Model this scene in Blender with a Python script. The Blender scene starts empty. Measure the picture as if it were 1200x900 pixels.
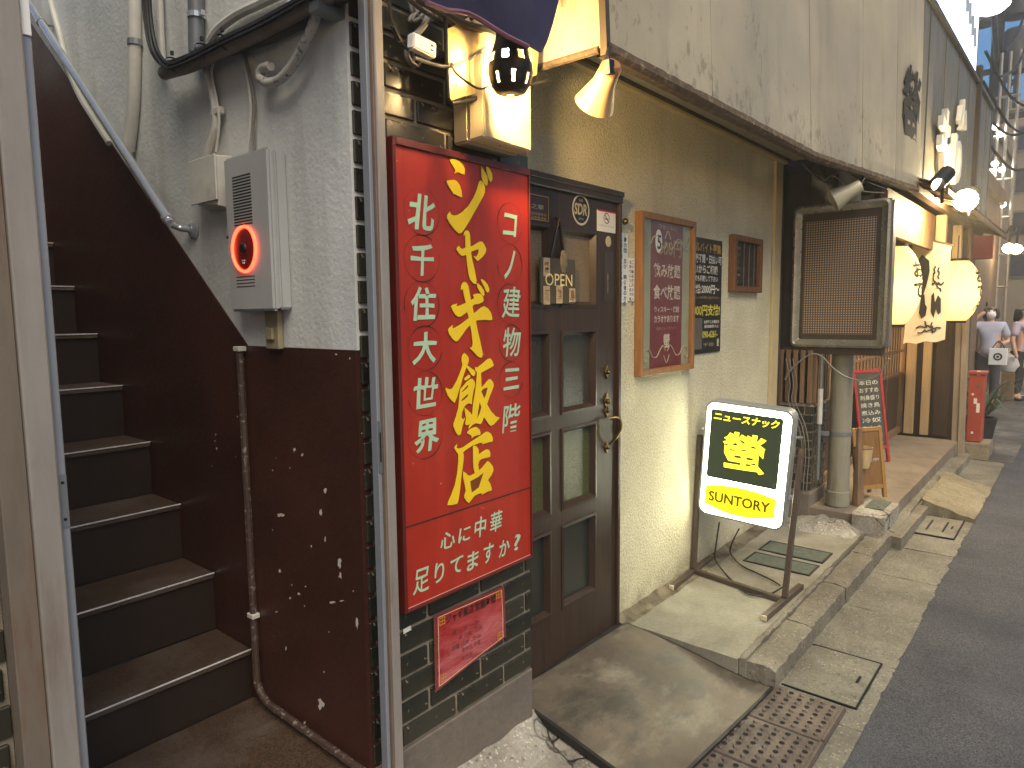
import bpy, bmesh, math, random
from mathutils import Vector, Matrix
from mathutils.geometry import tessellate_polygon
R = math.radians
rnd = random.Random(7)
sc = bpy.context.scene
col = sc.collection

# ---------------------------------------------------------------- camera
FPX, CX, CY = 800.0, 600.0, 450.0
CAM = Vector((0, 0, 1.5))
_ds = Vector((675, -90, FPX)).normalized()
_dp = Vector((-357.88 - CX, 377 - CY, FPX)).normalized()
_up = _ds.cross(_dp)
if _up.y > 0: _up = -_up
def ray(x, y):
    v = Vector((x - CX, y - CY, FPX)); return Vector((_ds.dot(v), _dp.dot(v), _up.dot(v)))
def PX(x, y, X): d = ray(x, y); return CAM + d * (X / d.x)
def PY(x, y, Y): d = ray(x, y); return CAM + d * (Y / d.y)
def PZ(x, y, Z): d = ray(x, y); return CAM + d * ((Z - CAM.z) / d.z)
cd = bpy.data.cameras.new('camera'); cam = bpy.data.objects.new('camera', cd); col.objects.link(cam)
cd.sensor_width = 36; cd.lens = 36 * FPX / 1200; cd.clip_start = 0.05; cd.clip_end = 1000
right = Vector((_ds.x, _dp.x, _up.x)); down = Vector((_ds.y, _dp.y, _up.y)); fwd = Vector((_ds.z, _dp.z, _up.z))
cam.matrix_world = Matrix(((right.x, -down.x, -fwd.x, CAM.x), (right.y, -down.y, -fwd.y, CAM.y), (right.z, -down.z, -fwd.z, CAM.z), (0, 0, 0, 1)))
sc.camera = cam

# ---------------------------------------------------------------- world, sun, exposure
SUN_ELEV, SUN_AZ = 51.0, 238.0      # direction the light comes from (azimuth counter-clockwise from +X)
w = bpy.data.worlds.new('World'); sc.world = w; w.use_nodes = True
wn = w.node_tree.nodes; wl = w.node_tree.links
sky = wn.new('ShaderNodeTexSky'); sky.sky_type = 'NISHITA'; sky.sun_disc = False
sky.sun_elevation = R(1.7); sky.sun_rotation = R(90 - SUN_AZ); sky.altitude = 0; sky.ozone_density = 3.5; sky.dust_density = 1.0
wn['Background'].inputs['Strength'].default_value = 0.12
wl.new(sky.outputs[0], wn['Background'].inputs[0])
sd = bpy.data.lights.new('sun', 'SUN'); so = bpy.data.objects.new('sun', sd); col.objects.link(so)
sd.energy = 0.74; sd.angle = R(38); sd.color = (1.0, 0.89, 0.72)
e, a = R(SUN_ELEV), R(SUN_AZ)
sv = Vector((math.cos(e) * math.cos(a), math.cos(e) * math.sin(a), math.sin(e)))
so.rotation_euler = sv.to_track_quat('Z', 'Y').to_euler(); so.location = (0, -3, 6)
sc.view_settings.view_transform = 'Standard'; sc.view_settings.look = 'None'
sc.view_settings.exposure = 2.3; sc.view_settings.gamma = 1.0; sc.view_settings.use_curve_mapping = False
sc.render.engine = 'CYCLES'; sc.cycles.use_denoising = True; sc.cycles.max_bounces = 8
sc.cycles.sample_clamp_indirect = 6.0

# ---------------------------------------------------------------- materials
def S(r, g, b):
    f = lambda c: (c / 255 / 12.92) if c / 255 <= 0.04045 else ((c / 255 + 0.055) / 1.055) ** 2.4
    return (f(r), f(g), f(b), 1)
class NT:
    def __init__(s, name):
        s.m = bpy.data.materials.new(name); s.m.use_nodes = True
        s.n = s.m.node_tree.nodes; s.l = s.m.node_tree.links; s.b = s.n['Principled BSDF']
        s.tc = s.n.new('ShaderNodeTexCoord').outputs['Object']; s._info = None
    def put(s, sock, v):
        if hasattr(v, 'is_linked'): s.l.new(v, sock)
        else: sock.default_value = v
    def scale(s, v, src=None):
        n = s.n.new('ShaderNodeMapping'); s.l.new(src or s.tc, n.inputs[0]); n.inputs['Scale'].default_value = v; return n.outputs[0]
    def noise(s, sc_, det=4, rough=0.55, vec=None, dist=0):
        n = s.n.new('ShaderNodeTexNoise'); n.inputs['Scale'].default_value = sc_; n.inputs['Detail'].default_value = det
        n.inputs['Roughness'].default_value = rough; n.inputs['Distortion'].default_value = dist
        s.l.new(vec or s.tc, n.inputs['Vector']); return n.outputs['Fac']
    def voro(s, sc_, feat='F1', vec=None):
        n = s.n.new('ShaderNodeTexVoronoi'); n.feature = feat; n.inputs['Scale'].default_value = sc_
        s.l.new(vec or s.tc, n.inputs['Vector']); return n.outputs['Distance']
    def ramp(s, f, a, b, ca=0.0, cb=1.0):
        n = s.n.new('ShaderNodeMapRange'); n.inputs[1].default_value = a; n.inputs[2].default_value = b
        n.inputs[3].default_value = ca; n.inputs[4].default_value = cb; s.l.new(f, n.inputs[0]); return n.outputs[0]
    def mix(s, f, a, b):
        n = s.n.new('ShaderNodeMix'); n.data_type = 'RGBA'; s.put(n.inputs[0], f); s.put(n.inputs[6], a); s.put(n.inputs[7], b); return n.outputs[2]
    def math(s, op, a, b=0.0):
        n = s.n.new('ShaderNodeMath'); n.operation = op; s.put(n.inputs[0], a); s.put(n.inputs[1], b); return n.outputs[0]
    def xyz(s):
        n = s.n.new('ShaderNodeSeparateXYZ'); s.l.new(s.tc, n.inputs[0]); return n.outputs
    def rand(s):
        if s._info is None: s._info = s.n.new('ShaderNodeObjectInfo').outputs['Random']
        return s._info
    def bump(s, h, strength=0.2, dist=0.01, prev=None):
        n = s.n.new('ShaderNodeBump'); n.inputs['Strength'].default_value = strength; n.inputs['Distance'].default_value = dist
        s.l.new(h, n.inputs['Height'])
        if prev: s.l.new(prev, n.inputs['Normal'])
        return n.outputs[0]
    def out(s, colr, rough=0.6, metal=0.0, nrm=None, spec=0.5, **kw):
        s.put(s.b.inputs['Base Color'], colr); s.put(s.b.inputs['Roughness'], rough); s.put(s.b.inputs['Metallic'], metal)
        s.b.inputs['Specular IOR Level'].default_value = spec
        if nrm: s.l.new(nrm, s.b.inputs['Normal'])
        for k, v in kw.items(): s.put(s.b.inputs[k.replace('_', ' ')], v)
        return s.m
def dim(c, k): return (c[0] * k, c[1] * k, c[2] * k, 1)
MATS = {}
def mat(name, c, rough=0.55, metal=0.0, var=0.25, sc_=6.0, bump=0.15, bs=80.0, dirt=None, dt=(0.55, 0.75), ds=5.0, stretch=None, spec=0.5, rvar=0.15):
    """painted / mineral / metal surface: mottled colour, optional dirt layer, fine relief"""
    if name in MATS: return MATS[name]
    t = NT(name); v = t.scale(stretch) if stretch else None
    f = t.noise(sc_, 6, 0.6, v)
    cc = t.mix(t.ramp(f, 0.3, 0.7), dim(c, 1 - var), dim(c, 1 + var * 0.6))
    rr = t.ramp(f, 0.3, 0.7, rough + rvar * 0.5, max(0.05, rough - rvar * 0.5))
    if dirt:
        d = t.ramp(t.noise(ds, 8, 0.65, v), dt[0], dt[1]); cc = t.mix(d, cc, dirt)
    n = t.bump(t.noise(bs, 5, 0.6), bump, 0.004) if bump else None
    MATS[name] = t.out(cc, rr, metal, n, spec); return MATS[name]
def emit(name, c, st):
    if name in MATS: return MATS[name]
    t = NT(name); MATS[name] = t.out(c, 0.4, 0, None, 0.3, Emission_Color=c, Emission_Strength=st); return MATS[name]

# ---------------------------------------------------------------- mesh helpers
class MB:
    def __init__(s): s.v = []; s.f = []
    def add(s, vs, fs):
        o = len(s.v); s.v += [Vector(q) for q in vs]; s.f += [tuple(i + o for i in f) for f in fs]; return s
    def box(s, x0, x1, y0, y1, z0, z1):
        return s.add([(x0, y0, z0), (x1, y0, z0), (x1, y1, z0), (x0, y1, z0), (x0, y0, z1), (x1, y0, z1), (x1, y1, z1), (x0, y1, z1)],
                     [(0, 3, 2, 1), (4, 5, 6, 7), (0, 1, 5, 4), (1, 2, 6, 5), (2, 3, 7, 6), (3, 0, 4, 7)])
    def hexa(s, b, t):      # 4 bottom + 4 top points
        return s.add(list(b) + list(t), [(0, 3, 2, 1), (4, 5, 6, 7), (0, 1, 5, 4), (1, 2, 6, 5), (2, 3, 7, 6), (3, 0, 4, 7)])
    def bar(s, p, q, w_, h_, up=(0, 0, 1)):
        p, q = Vector(p), Vector(q); d = (q - p).normalized(); u = d.cross(Vector(up))
        if u.length < 1e-4: u = d.cross(Vector((1, 0, 0)))
        u.normalize(); v = u.cross(d).normalized(); u = u * w_ / 2; v = v * h_ / 2
        return s.hexa([p - u - v, p + u - v, p + u + v, p - u + v], [q - u - v, q + u - v, q + u + v, q - u + v])
    def tube(s, pts, r, n=8, caps=True, smooth=0):
        pts = [Vector(p) for p in pts]
        if smooth and len(pts) > 2:
            o = []
            for i in range(len(pts) - 1):
                p0, p1, p2, p3 = pts[max(0, i - 1)], pts[i], pts[i + 1], pts[min(len(pts) - 1, i + 2)]
                for k in range(smooth):
                    t = k / smooth
                    o.append(0.5 * ((2 * p1) + (p2 - p0) * t + (2 * p0 - 5 * p1 + 4 * p2 - p3) * t * t + (3 * p1 - p0 - 3 * p2 + p3) * t ** 3))
            pts = o + [pts[-1]]
        rs = r if isinstance(r, (list, tuple)) else None
        base = len(s.v); u = None
        for i, p in enumerate(pts):
            d = (pts[min(i + 1, len(pts) - 1)] - pts[max(i - 1, 0)]).normalized()
            if u is None:
                u = d.cross(Vector((0, 0, 1)))
                if u.length < 0.05: u = d.cross(Vector((0, 1, 0)))
            else: u = u - d * u.dot(d)
            u.normalize(); v = d.cross(u)
            rr = rs[min(int(i * len(rs) / len(pts)), len(rs) - 1)] if rs else r
            for k in range(n):
                a_ = 2 * math.pi * k / n; s.v.append(p + (u * math.cos(a_) + v * math.sin(a_)) * rr)
        for i in range(len(pts) - 1):
            for k in range(n):
                a0 = base + i * n + k; a1 = base + i * n + (k + 1) % n; s.f.append((a0, a1, a1 + n, a0 + n))
        if caps:
            s.f.append(tuple(base + k for k in reversed(range(n)))); e_ = base + (len(pts) - 1) * n; s.f.append(tuple(e_ + k for k in range(n)))
        return s
    def lathe(s, prof, c, ax=(0, 0, 1), n=24, sx=1.0):
        c, ax = Vector(c), Vector(ax).normalized(); u = ax.cross(Vector((0, 1, 0)))
        if u.length < 0.05: u = ax.cross(Vector((1, 0, 0)))
        u.normalize(); v = ax.cross(u); base = len(s.v)
        for (r, h) in prof:
            for k in range(n):
                a_ = 2 * math.pi * k / n; s.v.append(c + ax * h + (u * math.cos(a_) * sx + v * math.sin(a_)) * r)
        for i in range(len(prof) - 1):
            for k in range(n):
                a0 = base + i * n + k; a1 = base + i * n + (k + 1) % n; s.f.append((a0, a1, a1 + n, a0 + n))
        return s
    def prism(s, pts, nrm, th, holes=()):      # planar polygon(s) extruded along nrm by th
        nrm = Vector(nrm).normalized(); loops = [[Vector(p) for p in pts]] + [[Vector(p) for p in h] for h in holes]
        tri = tessellate_polygon(loops); flat = [p for l in loops for p in l]; n = len(flat); base = len(s.v)
        s.v += flat + [p + nrm * th for p in flat]
        for (a_, b_, c_) in tri:
            if (flat[b_] - flat[a_]).cross(flat[c_] - flat[a_]).dot(nrm) < 0: b_, c_ = c_, b_
            s.f.append((base + n + a_, base + n + b_, base + n + c_)); s.f.append((base + a_, base + c_, base + b_))
        o = 0
        for l in loops:
            k = len(l)
            for i in range(k): s.f.append((base + o + i, base + o + (i + 1) % k, base + n + o + (i + 1) % k, base + n + o + i))
            o += k
        return s
    def grid(s, fn, nu, nv):
        base = len(s.v)
        for i in range(nu + 1):
            for j in range(nv + 1): s.v.append(Vector(fn(i / nu, j / nv)))
        for i in range(nu):
            for j in range(nv):
                a_ = base + i * (nv + 1) + j; s.f.append((a_, a_ + nv + 1, a_ + nv + 2, a_ + 1))
        return s
def mesh(name, mb, bev=0.0, seg=1, smooth=False):
    me = bpy.data.meshes.new(name); me.from_pydata([tuple(v) for v in mb.v], [], mb.f)
    bm = bmesh.new(); bm.from_mesh(me)
    bmesh.ops.recalc_face_normals(bm, faces=bm.faces)
    if bev:
        es = [e_ for e_ in bm.edges if len(e_.link_faces) == 2 and e_.calc_face_angle(0) > 0.5]
        bmesh.ops.bevel(bm, geom=es, offset=bev, segments=seg, affect='EDGES', clamp_overlap=True)
    if smooth:
        for f in bm.faces: f.smooth = True
        for e_ in bm.edges:
            if len(e_.link_faces) == 2 and e_.calc_face_angle(0) > 0.7: e_.smooth = False
    bm.to_mesh(me); bm.free(); return me
def obj(name, mb, m, parent=None, bev=0.0, seg=1, smooth=False, label=None):
    me = mb if isinstance(mb, bpy.types.Mesh) else mesh(name, mb, bev, seg, smooth)
    if m and not me.materials: me.materials.append(m)
    o = bpy.data.objects.new(name, me); col.objects.link(o)
    if parent: put_under(o, parent)
    if label: o['label'] = label
    return o
def wloc(o):
    v = Vector(o.location)
    return v
def put_under(o, parent):
    o.parent = parent; o.matrix_parent_inverse = WM[parent.name].inverted() if parent.name in WM else Matrix.Identity(4)
WM = {}
def thing(name, label, cat, loc=(0, 0, 0), group=None):
    o = bpy.data.objects.new(name, None); col.objects.link(o); o.location = loc; o.empty_display_size = 0.05
    WM[o.name] = Matrix.Translation(Vector(loc)); tag(o, label, cat, group); return o
def tag(o, label, cat, group=None, kind=None):
    o['label'] = label; o['category'] = cat
    if group: o['group'] = group
    if kind: o['kind'] = kind
    return o
def struct(name, mb, m, label=None, **kw):
    o = obj(name, mb, m, **kw); o['kind'] = 'structure'
    if label: o['label'] = label
    return o
_hash = lambda *a_: (math.sin(sum(x * k for x, k in zip(a_, (12.9898, 78.233, 37.719)))) * 43758.5453) % 1.0
from mathutils import noise as mnoise
def nz(x, y, z, s_): return mnoise.noise(Vector((x * s_, y * s_, z * s_)))
def rough_box(x0, x1, y0, y1, z0, z1, nx=8, ny=6, amp=0.004, s_=14, zf=None, chip=0.0, seed=0):
    """block with uneven top and worn edges; zf(x, y) adds to the top"""
    mb = MB(); top = {}
    def P(i, j, lvl):
        u, v = i / nx, j / ny; x = x0 + (x1 - x0) * u; y = y0 + (y1 - y0) * v
        edge = i in (0, nx) or j in (0, ny)
        z = z1 + (zf(x, y) if zf else 0) + amp * nz(x + seed, y, seed, s_)
        if edge:
            x += amp * 1.3 * nz(x, y + seed, 3.1, s_ * 2); y += amp * 1.3 * nz(x + seed, y, 7.7, s_ * 2); z -= chip * (0.4 + abs(nz(x, y, seed + 1.3, s_ * 2)))
        if lvl == 0: z = z0
        return Vector((x, y, z))
    mb.grid(lambda u, v: P(round(u * nx), round(v * ny), 1), nx, ny)
    W = ny + 1
    loop = [(i, 0) for i in range(nx)] + [(nx, j) for j in range(ny)] + [(i, ny) for i in range(nx, 0, -1)] + [(0, j) for j in range(ny, 0, -1)]
    b = len(mb.v); mb.v += [P(i, j, 0) for i, j in loop]; k = len(loop)
    for q in range(k):
        i, j = loop[q]; i2, j2 = loop[(q + 1) % k]
        mb.f.append((i * W + j, i2 * W + j2, b + (q + 1) % k, b + q))
    return mb

# lettering: built-in font glyphs turned into thin raised meshes
_gl = {}
def glyph(s, bold):
    k = (s, bold)
    if k not in _gl:
        c = bpy.data.curves.new('glyph', 'FONT'); c.body = s; c.offset = bold; c.resolution_u = 3
        o = bpy.data.objects.new('glyph', c); me = o.to_mesh()
        vs = [Vector((v.co.x, v.co.y)) for v in me.vertices]; fs = [tuple(p.vertices) for p in me.polygons]
        o.to_mesh_clear(); bpy.data.objects.remove(o); bpy.data.curves.remove(c)
        xs = [v.x for v in vs] or [0]; ys = [v.y for v in vs] or [0]
        _gl[k] = (vs, fs, min(xs), max(xs), min(ys), max(ys))
    return _gl[k]
def text_mb(mb, s, c, u, v, w_=None, h_=None, bold=0.0, shear=0.0, lift=0.0008, wob=0.0):
    vs, fs, x0, x1, y0, y1 = glyph(s, bold); c, u, v = Vector(c), Vector(u).normalized(), Vector(v).normalized(); n = u.cross(v)
    if h_ is None: h_ = (y1 - y0) * w_ / max(x1 - x0, 1e-6)
    if w_ is None: w_ = (x1 - x0) * h_ / max(y1 - y0, 1e-6)
    kx, ky = w_ / max(x1 - x0, 1e-6), h_ / max(y1 - y0, 1e-6)
    pts = []
    for p in vs:
        a_, b_ = (p.x - (x0 + x1) / 2) * kx, (p.y - (y0 + y1) / 2) * ky
        a_ += shear * b_
        if wob: a_ += wob * w_ * nz(p.x * 2, p.y * 2, len(s) + ord(s[0]) * 0.1, 1.0); b_ += wob * h_ * nz(p.x * 2 + 9, p.y * 2, ord(s[0]) * 0.1, 1.0)
        pts.append(c + u * a_ + v * b_ + n * lift)
    return mb.add(pts, fs)
def text(name, s, c, u, v, m, parent, **kw):
    me = mesh(name, text_mb(MB(), s, c, u, v, **kw)); return obj(name, me, m, parent)
UY, UX, VZ = Vector((1, 0, 0)), Vector((0, -1, 0)), Vector((0, 0, 1))    # right-hand directions on street-facing and on side-facing planes
def frame_on(o, u, v):   # px tracing helper is done with PX / PY / PZ
    return o

# ================================================================ MATERIAL LIBRARY
def m_asphalt():
    t = NT('asphalt'); g = t.noise(150, 3, 0.75); b = t.noise(2.0, 6, 0.6); v = t.voro(190); r2 = t.noise(420, 2, .5)
    c = t.mix(t.ramp(g, 0.38, 0.66), S(40, 42, 48), S(126, 128, 136)); c = t.mix(t.ramp(v, 0.1, 0.5, 0.5, 0.0), c, S(118, 116, 116)); c = t.mix(t.ramp(b, 0.42, 0.68, 0, 0.5), c, S(62, 64, 73))
    c = t.mix(t.ramp(t.voro(34), 0.0, 0.07, 0.9, 0.0), c, S(176, 172, 166)); c = t.mix(t.ramp(r2, .6, .75, 0, .5), c, S(30, 30, 33)); c = t.mix(t.ramp(t.noise(.9, 8, .7, t.scale((.5, 1.4, 1))), .5, .66, 0, .4), c, S(100, 102, 110)); c = t.mix(t.ramp(t.noise(11, 5, .7), .66, .74, 0, .6), c, S(36, 36, 39))
    n = t.bump(t.math('ADD', g, t.math('MULTIPLY', v, -1.2)), 0.9, 0.008); return t.out(c, t.ramp(b, 0.3, 0.7, 0.55, 0.8), 0, n, 0.45)
def m_concrete(name, lo, hi, agg=True, crack=0.0, dark=0.5, bs=0.35):
    t = NT(name); b = t.noise(2.6, 9, 0.7, None, 0.4); g = t.noise(55, 6, 0.78)
    c = t.mix(t.ramp(b, 0.32, 0.68), lo, hi); c = t.mix(t.ramp(g, 0.3, 0.75, 0, 0.55), c, dim(lo, 0.55))
    st = t.ramp(t.noise(1.7, 9, 0.72), 0.48, 0.72, 0, dark); c = t.mix(st, c, dim(lo, 0.4))
    if agg:
        sp = t.ramp(t.voro(62), 0.10, 0.36, 1, 0); sp2 = t.ramp(t.noise(9, 6, 0.7), 0.40, 0.58)
        c = t.mix(t.math('MULTIPLY', sp, t.math('MULTIPLY', sp2, 0.75)), c, dim(hi, 1.45))
        pit = t.ramp(t.noise(48, 3, 0.6), 0.60, 0.68, 0, 0.7); c = t.mix(pit, c, dim(lo, 0.38))
    n = t.bump(g, bs, 0.006)
    if crack:
        wv = t.scale((1, 1, 1)); nn = t.n.new('ShaderNodeMixRGB'); nn.inputs[0].default_value = 0.2
        n2 = t.n.new('ShaderNodeTexNoise'); n2.inputs['Scale'].default_value = 5; t.l.new(t.tc, n2.inputs['Vector'])
        t.l.new(t.tc, nn.inputs[1]); t.l.new(n2.outputs['Color'], nn.inputs[2])
        vd = t.voro(crack, 'DISTANCE_TO_EDGE', nn.outputs[0]); k = t.ramp(vd, 0.002 * crack / 2, 0.0045 * crack, 1, 0)
        k = t.math('MULTIPLY', k, t.ramp(t.noise(1.7, 3), 0.45, 0.6)); c = t.mix(k, c, S(38, 34, 30)); n = t.bump(t.math('SUBTRACT', 1.0, k), 0.6, 0.01, n)
    return t.out(c, t.ramp(b, 0.3, 0.7, 0.9, 0.72), 0, n, 0.4)
M_ASPH = m_asphalt()
M_GUT = m_concrete('gutter_concrete', S(104, 99, 86), S(150, 146, 130), True, 0, 0.45)
M_KERB = m_concrete('kerb_concrete', S(102, 95, 81), S(150, 143, 125), True, 0, 0.4)
M_PAD = m_concrete('pavement_concrete', S(128, 122, 104), S(166, 161, 142), False, 0, 0.5, 0.3)
M_OLD = m_concrete('broken_concrete', S(126, 118, 104), S(200, 194, 178), True, 4.0, 0.55, 0.6)
M_STONE = m_concrete('rough_slab', S(118, 108, 86), S(166, 156, 130), True, 0, 0.45, 0.8)
M_BASE = m_concrete('plinth_render', S(108, 98, 88), S(132, 122, 110), False, 0, 0.2, 0.6)
def m_plaster():
    t = NT('white_plaster'); b = t.noise(1.5, 7, 0.62); g = t.noise(70, 5, 0.62); v = t.noise(22, 4, 0.6)
    c = t.mix(t.ramp(b, 0.35, 0.7), S(186, 189, 186), S(216, 217, 212))
    strk = t.ramp(t.noise(9, 6, 0.6, t.scale((1, 1, 0.12))), 0.5, 0.78, 0, 0.5); c = t.mix(strk, c, S(150, 148, 140))
    c = t.mix(t.ramp(t.noise(38, 4, 0.7), 0.66, 0.74, 0, 0.35), c, S(140, 136, 126))
    return t.out(c, 0.85, 0, t.bump(g, 0.4, 0.006, t.bump(v, 0.22, 0.01)), 0.3)
M_PLAS = m_plaster()
def m_brown():
    t = NT('brown_gloss_paint'); b = t.noise(1.8, 6, 0.6); g = t.noise(55, 4, 0.5); x = t.xyz()
    c = t.mix(t.ramp(b, 0.35, 0.7), S(54, 29, 22), S(72, 38, 29))
    sm = t.ramp(t.noise(6, 6, 0.7), 0.55, 0.75, 0, 0.3); c = t.mix(sm, c, S(46, 30, 26))
    return t.out(c, t.ramp(b, 0.3, 0.7, 0.36, 0.5), 0, t.bump(g, 0.2, 0.006), 0.5)
M_BROWN = m_brown()
def m_step():
    t = NT('worn_brown_vinyl'); b = t.noise(3, 6, 0.65); g = t.noise(170, 3, 0.6)
    c = t.mix(t.ramp(g, 0.35, 0.65), S(50, 38, 31), S(88, 68, 51)); c = t.mix(t.ramp(b, 0.45, 0.68, 0, 0.75), c, S(104, 94, 86))
    return t.out(c, 0.5, 0, t.bump(g, 0.5, 0.004), 0.45)
M_STEP = m_step()
M_RISER = mat('dark_riser_vinyl', S(44, 33, 27), 0.4, var=0.3, sc_=5, bs=150, bump=0.2)
M_NOSE = mat('nosing_metal', S(236, 236, 232), 0.3, 0.35, var=0.3, sc_=20, bump=0.05)  # near-white base puts the bright edge highlight into the metal's colour
def m_tile():
    t = NT('dark_glazed_tile'); r = t.rand(); b = t.noise(9, 5, 0.6)
    c = t.mix(r, S(26, 27, 23), S(52, 50, 40)); c = t.mix(t.ramp(b, 0.45, 0.75, 0, 0.5), c, S(64, 60, 48))
    c = t.mix(t.ramp(t.noise(60, 3), 0.69, 0.72, 0, 0.7), c, S(150, 138, 112))
    return t.out(c, t.ramp(b, 0.3, 0.7, 0.22, 0.4), 0, t.bump(t.noise(14, 3), 0.15, 0.006), 0.5)
M_TILE = m_tile()
M_MORT = mat('tile_mortar', S(138, 128, 108), 0.9, var=0.3, sc_=14, bump=0.5, bs=160, dirt=S(84, 74, 58), ds=9, dt=(0.5, 0.75))
M_ALU = mat('dirty_aluminium_rail', S(150, 143, 134), 0.48, 0.15, var=0.16, sc_=5, bump=0.06, bs=60, dirt=S(112, 92, 74), ds=4.5, dt=(0.55, 0.9), stretch=(4, 4, 0.6))
M_ALUB = mat('blue_grey_rail', S(138, 142, 148), 0.42, 0.15, var=0.12, sc_=4, bump=0.05)
M_STEEL = mat('chrome_rail', S(206, 210, 214), 0.2, 0.7, var=0.2, sc_=8, bump=0.02)
M_GALV = mat('galvanised_conduit', S(140, 146, 146), 0.4, 0.6, var=0.2, sc_=10, bump=0.05)
M_PIPEW = mat('painted_conduit', S(196, 194, 184), 0.6, var=0.16, sc_=9, bump=0.2, bs=40, dirt=S(120, 112, 100), ds=12, dt=(0.6, 0.8))
M_CABLEB = mat('black_cable', S(34, 34, 35), 0.5, var=0.25, sc_=12, bump=0.1)
M_CABLEG = mat('grey_cable', S(122, 118, 110), 0.55, var=0.2, sc_=12, bump=0.1)
M_RED = None
def m_red():
    t = NT('red_sign_paint'); b = t.noise(2.2, 6, 0.6); st = t.noise(24, 4, 0.55, t.scale((1, 1, 0.06)))
    c = t.mix(t.ramp(b, 0.3, 0.72), S(158, 36, 20), S(182, 50, 28)); c = t.mix(t.ramp(st, 0.45, 0.8, 0, 0.55), c, S(126, 28, 20)); c = t.mix(t.ramp(t.noise(1.3, 7, .7), .5, .75, 0, .35), c, S(178, 74, 52))
    c = t.mix(t.ramp(t.noise(60, 3), 0.74, 0.77), c, S(214, 180, 160))
    return t.out(c, t.ramp(b, 0.3, 0.7, 0.34, 0.5), 0, t.bump(t.noise(45, 4), 0.1, 0.004), 0.5)
M_RED = m_red()
M_REDF = mat('dark_red_frame', S(96, 26, 20), 0.45, var=0.2, sc_=8, bump=0.1)
M_YEL = mat('yellow_lettering', S(244, 204, 26), 0.5, var=0.08, sc_=10, bump=0.15, bs=60)
M_YELB = mat('letter_outline', S(120, 60, 14), 0.6, var=0.2)
M_MINT = mat('mint_lettering', S(176, 206, 170), 0.55, var=0.1, sc_=20, bump=0.1)
M_LINE = mat('dark_hairline', S(56, 34, 18), 0.6, var=0.2)
def m_stucco():
    t = NT('cream_stucco'); g = t.voro(75); b = t.noise(2.0, 6, 0.6); h = t.noise(130, 4, 0.65)
    c = t.mix(t.ramp(b, 0.35, 0.7), S(194, 186, 154), S(218, 211, 178)); c = t.mix(t.ramp(h, 0.52, 0.68, 0, 0.75), c, S(118, 108, 82))
    z = t.xyz()[2]; c = t.mix(t.math('MULTIPLY', t.ramp(z, 0.16, 0.0), t.ramp(t.noise(7, 5, 0.7), 0.35, 0.65)), c, S(112, 100, 74))
    strk = t.ramp(t.noise(5, 6, 0.6, t.scale((1, 1, 0.08))), 0.55, 0.8, 0, 0.4); c = t.mix(strk, c, S(140, 128, 98))
    return t.out(c, 0.85, 0, t.bump(h, 0.7, 0.006, t.bump(g, 0.4, 0.008)), 0.3)
M_STUC = m_stucco()
def m_fascia():
    t = NT('weathered_metal_fascia'); b = t.noise(1.4, 6, 0.6); v = t.noise(7, 6, 0.62, t.scale((1, 1, 0.1)))
    c = t.mix(t.ramp(b, 0.35, 0.7), S(166, 153, 124), S(192, 178, 147)); c = t.mix(t.ramp(v, 0.5, 0.8, 0, 0.45), c, S(112, 102, 88))
    x = t.xyz(); low = t.ramp(x[2], 3.15, 2.3, 0.0, 1.0)
    fl = t.noise(24, 7, 0.72, t.scale((1, 1, 0.55)), 0.4); big = t.noise(2.4, 3, 0.5)
    k = t.ramp(t.math('ADD', fl, t.math('MULTIPLY', t.math('ADD', t.math('MULTIPLY', big, 1.2), t.math('MULTIPLY', low, 0.5)), 0.32)), 0.87, 0.95)
    c = t.mix(t.math('MULTIPLY', k, 0.55), c, S(104, 90, 70))
    return t.out(c, t.ramp(b, 0.3, 0.7, 0.34, 0.5), t.math('MULTIPLY', t.math('SUBTRACT', 1.0, k), 0.12), t.bump(t.math('SUBTRACT', t.noise(3.5, 4), t.math('MULTIPLY', k, 0.12)), 0.22, 0.02), 0.5)
M_FASC = m_fascia()
M_LIP = mat('rusty_drip_edge', S(92, 76, 58), 0.9, var=0.5, sc_=26, bump=0.9, bs=70, dirt=S(150, 132, 104), ds=30, dt=(0.55, 0.7))
M_SOFF = mat('grey_soffit', S(150, 144, 128), 0.6, var=0.12, sc_=3, bump=0.1, dirt=S(110, 100, 80), ds=3)
def m_door():
    t = NT('dark_brown_door'); w_ = t.noise(6, 7, 0.6, t.scale((9, 9, 0.5))); b = t.noise(3, 5)
    c = t.mix(t.ramp(w_, 0.3, 0.7), S(40, 28, 21), S(62, 44, 32)); c = t.mix(t.ramp(t.noise(40, 4), 0.7, 0.74, 0, 0.5), c, S(120, 96, 70))
    return t.out(c, t.ramp(b, 0.3, 0.7, 0.34, 0.5), 0, t.bump(w_, 0.15, 0.004), 0.5)
M_DOOR = m_door()
def m_glass(name, c, bs=120, st=0.35):
    t = NT(name); g = t.noise(bs, 3, 0.6); k = t.mix(t.ramp(g, 0.35, 0.7), dim(c, 0.7), dim(c, 1.3))
    return t.out(k, 0.22, 0, t.bump(g, st, 0.004), 0.6)
M_GLASS = m_glass('frosted_dark_pane', S(70, 70, 60))
M_BRASS = mat('aged_brass', S(120, 100, 62), 0.35, 1.0, var=0.4, sc_=40, bump=0.4, bs=120)
M_BLK = mat('black_metal', S(30, 28, 26), 0.45, 0.3, var=0.3, sc_=10, bump=0.1)
M_BROWNT = mat('brown_steel_tube', S(86, 74, 64), 0.42, 0.3, var=0.2, sc_=12, bump=0.1)
M_WOODL = mat('pale_timber', S(196, 168, 122), 0.6, var=0.2, sc_=5, bump=0.2, stretch=(8, 8, 0.5))
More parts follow.
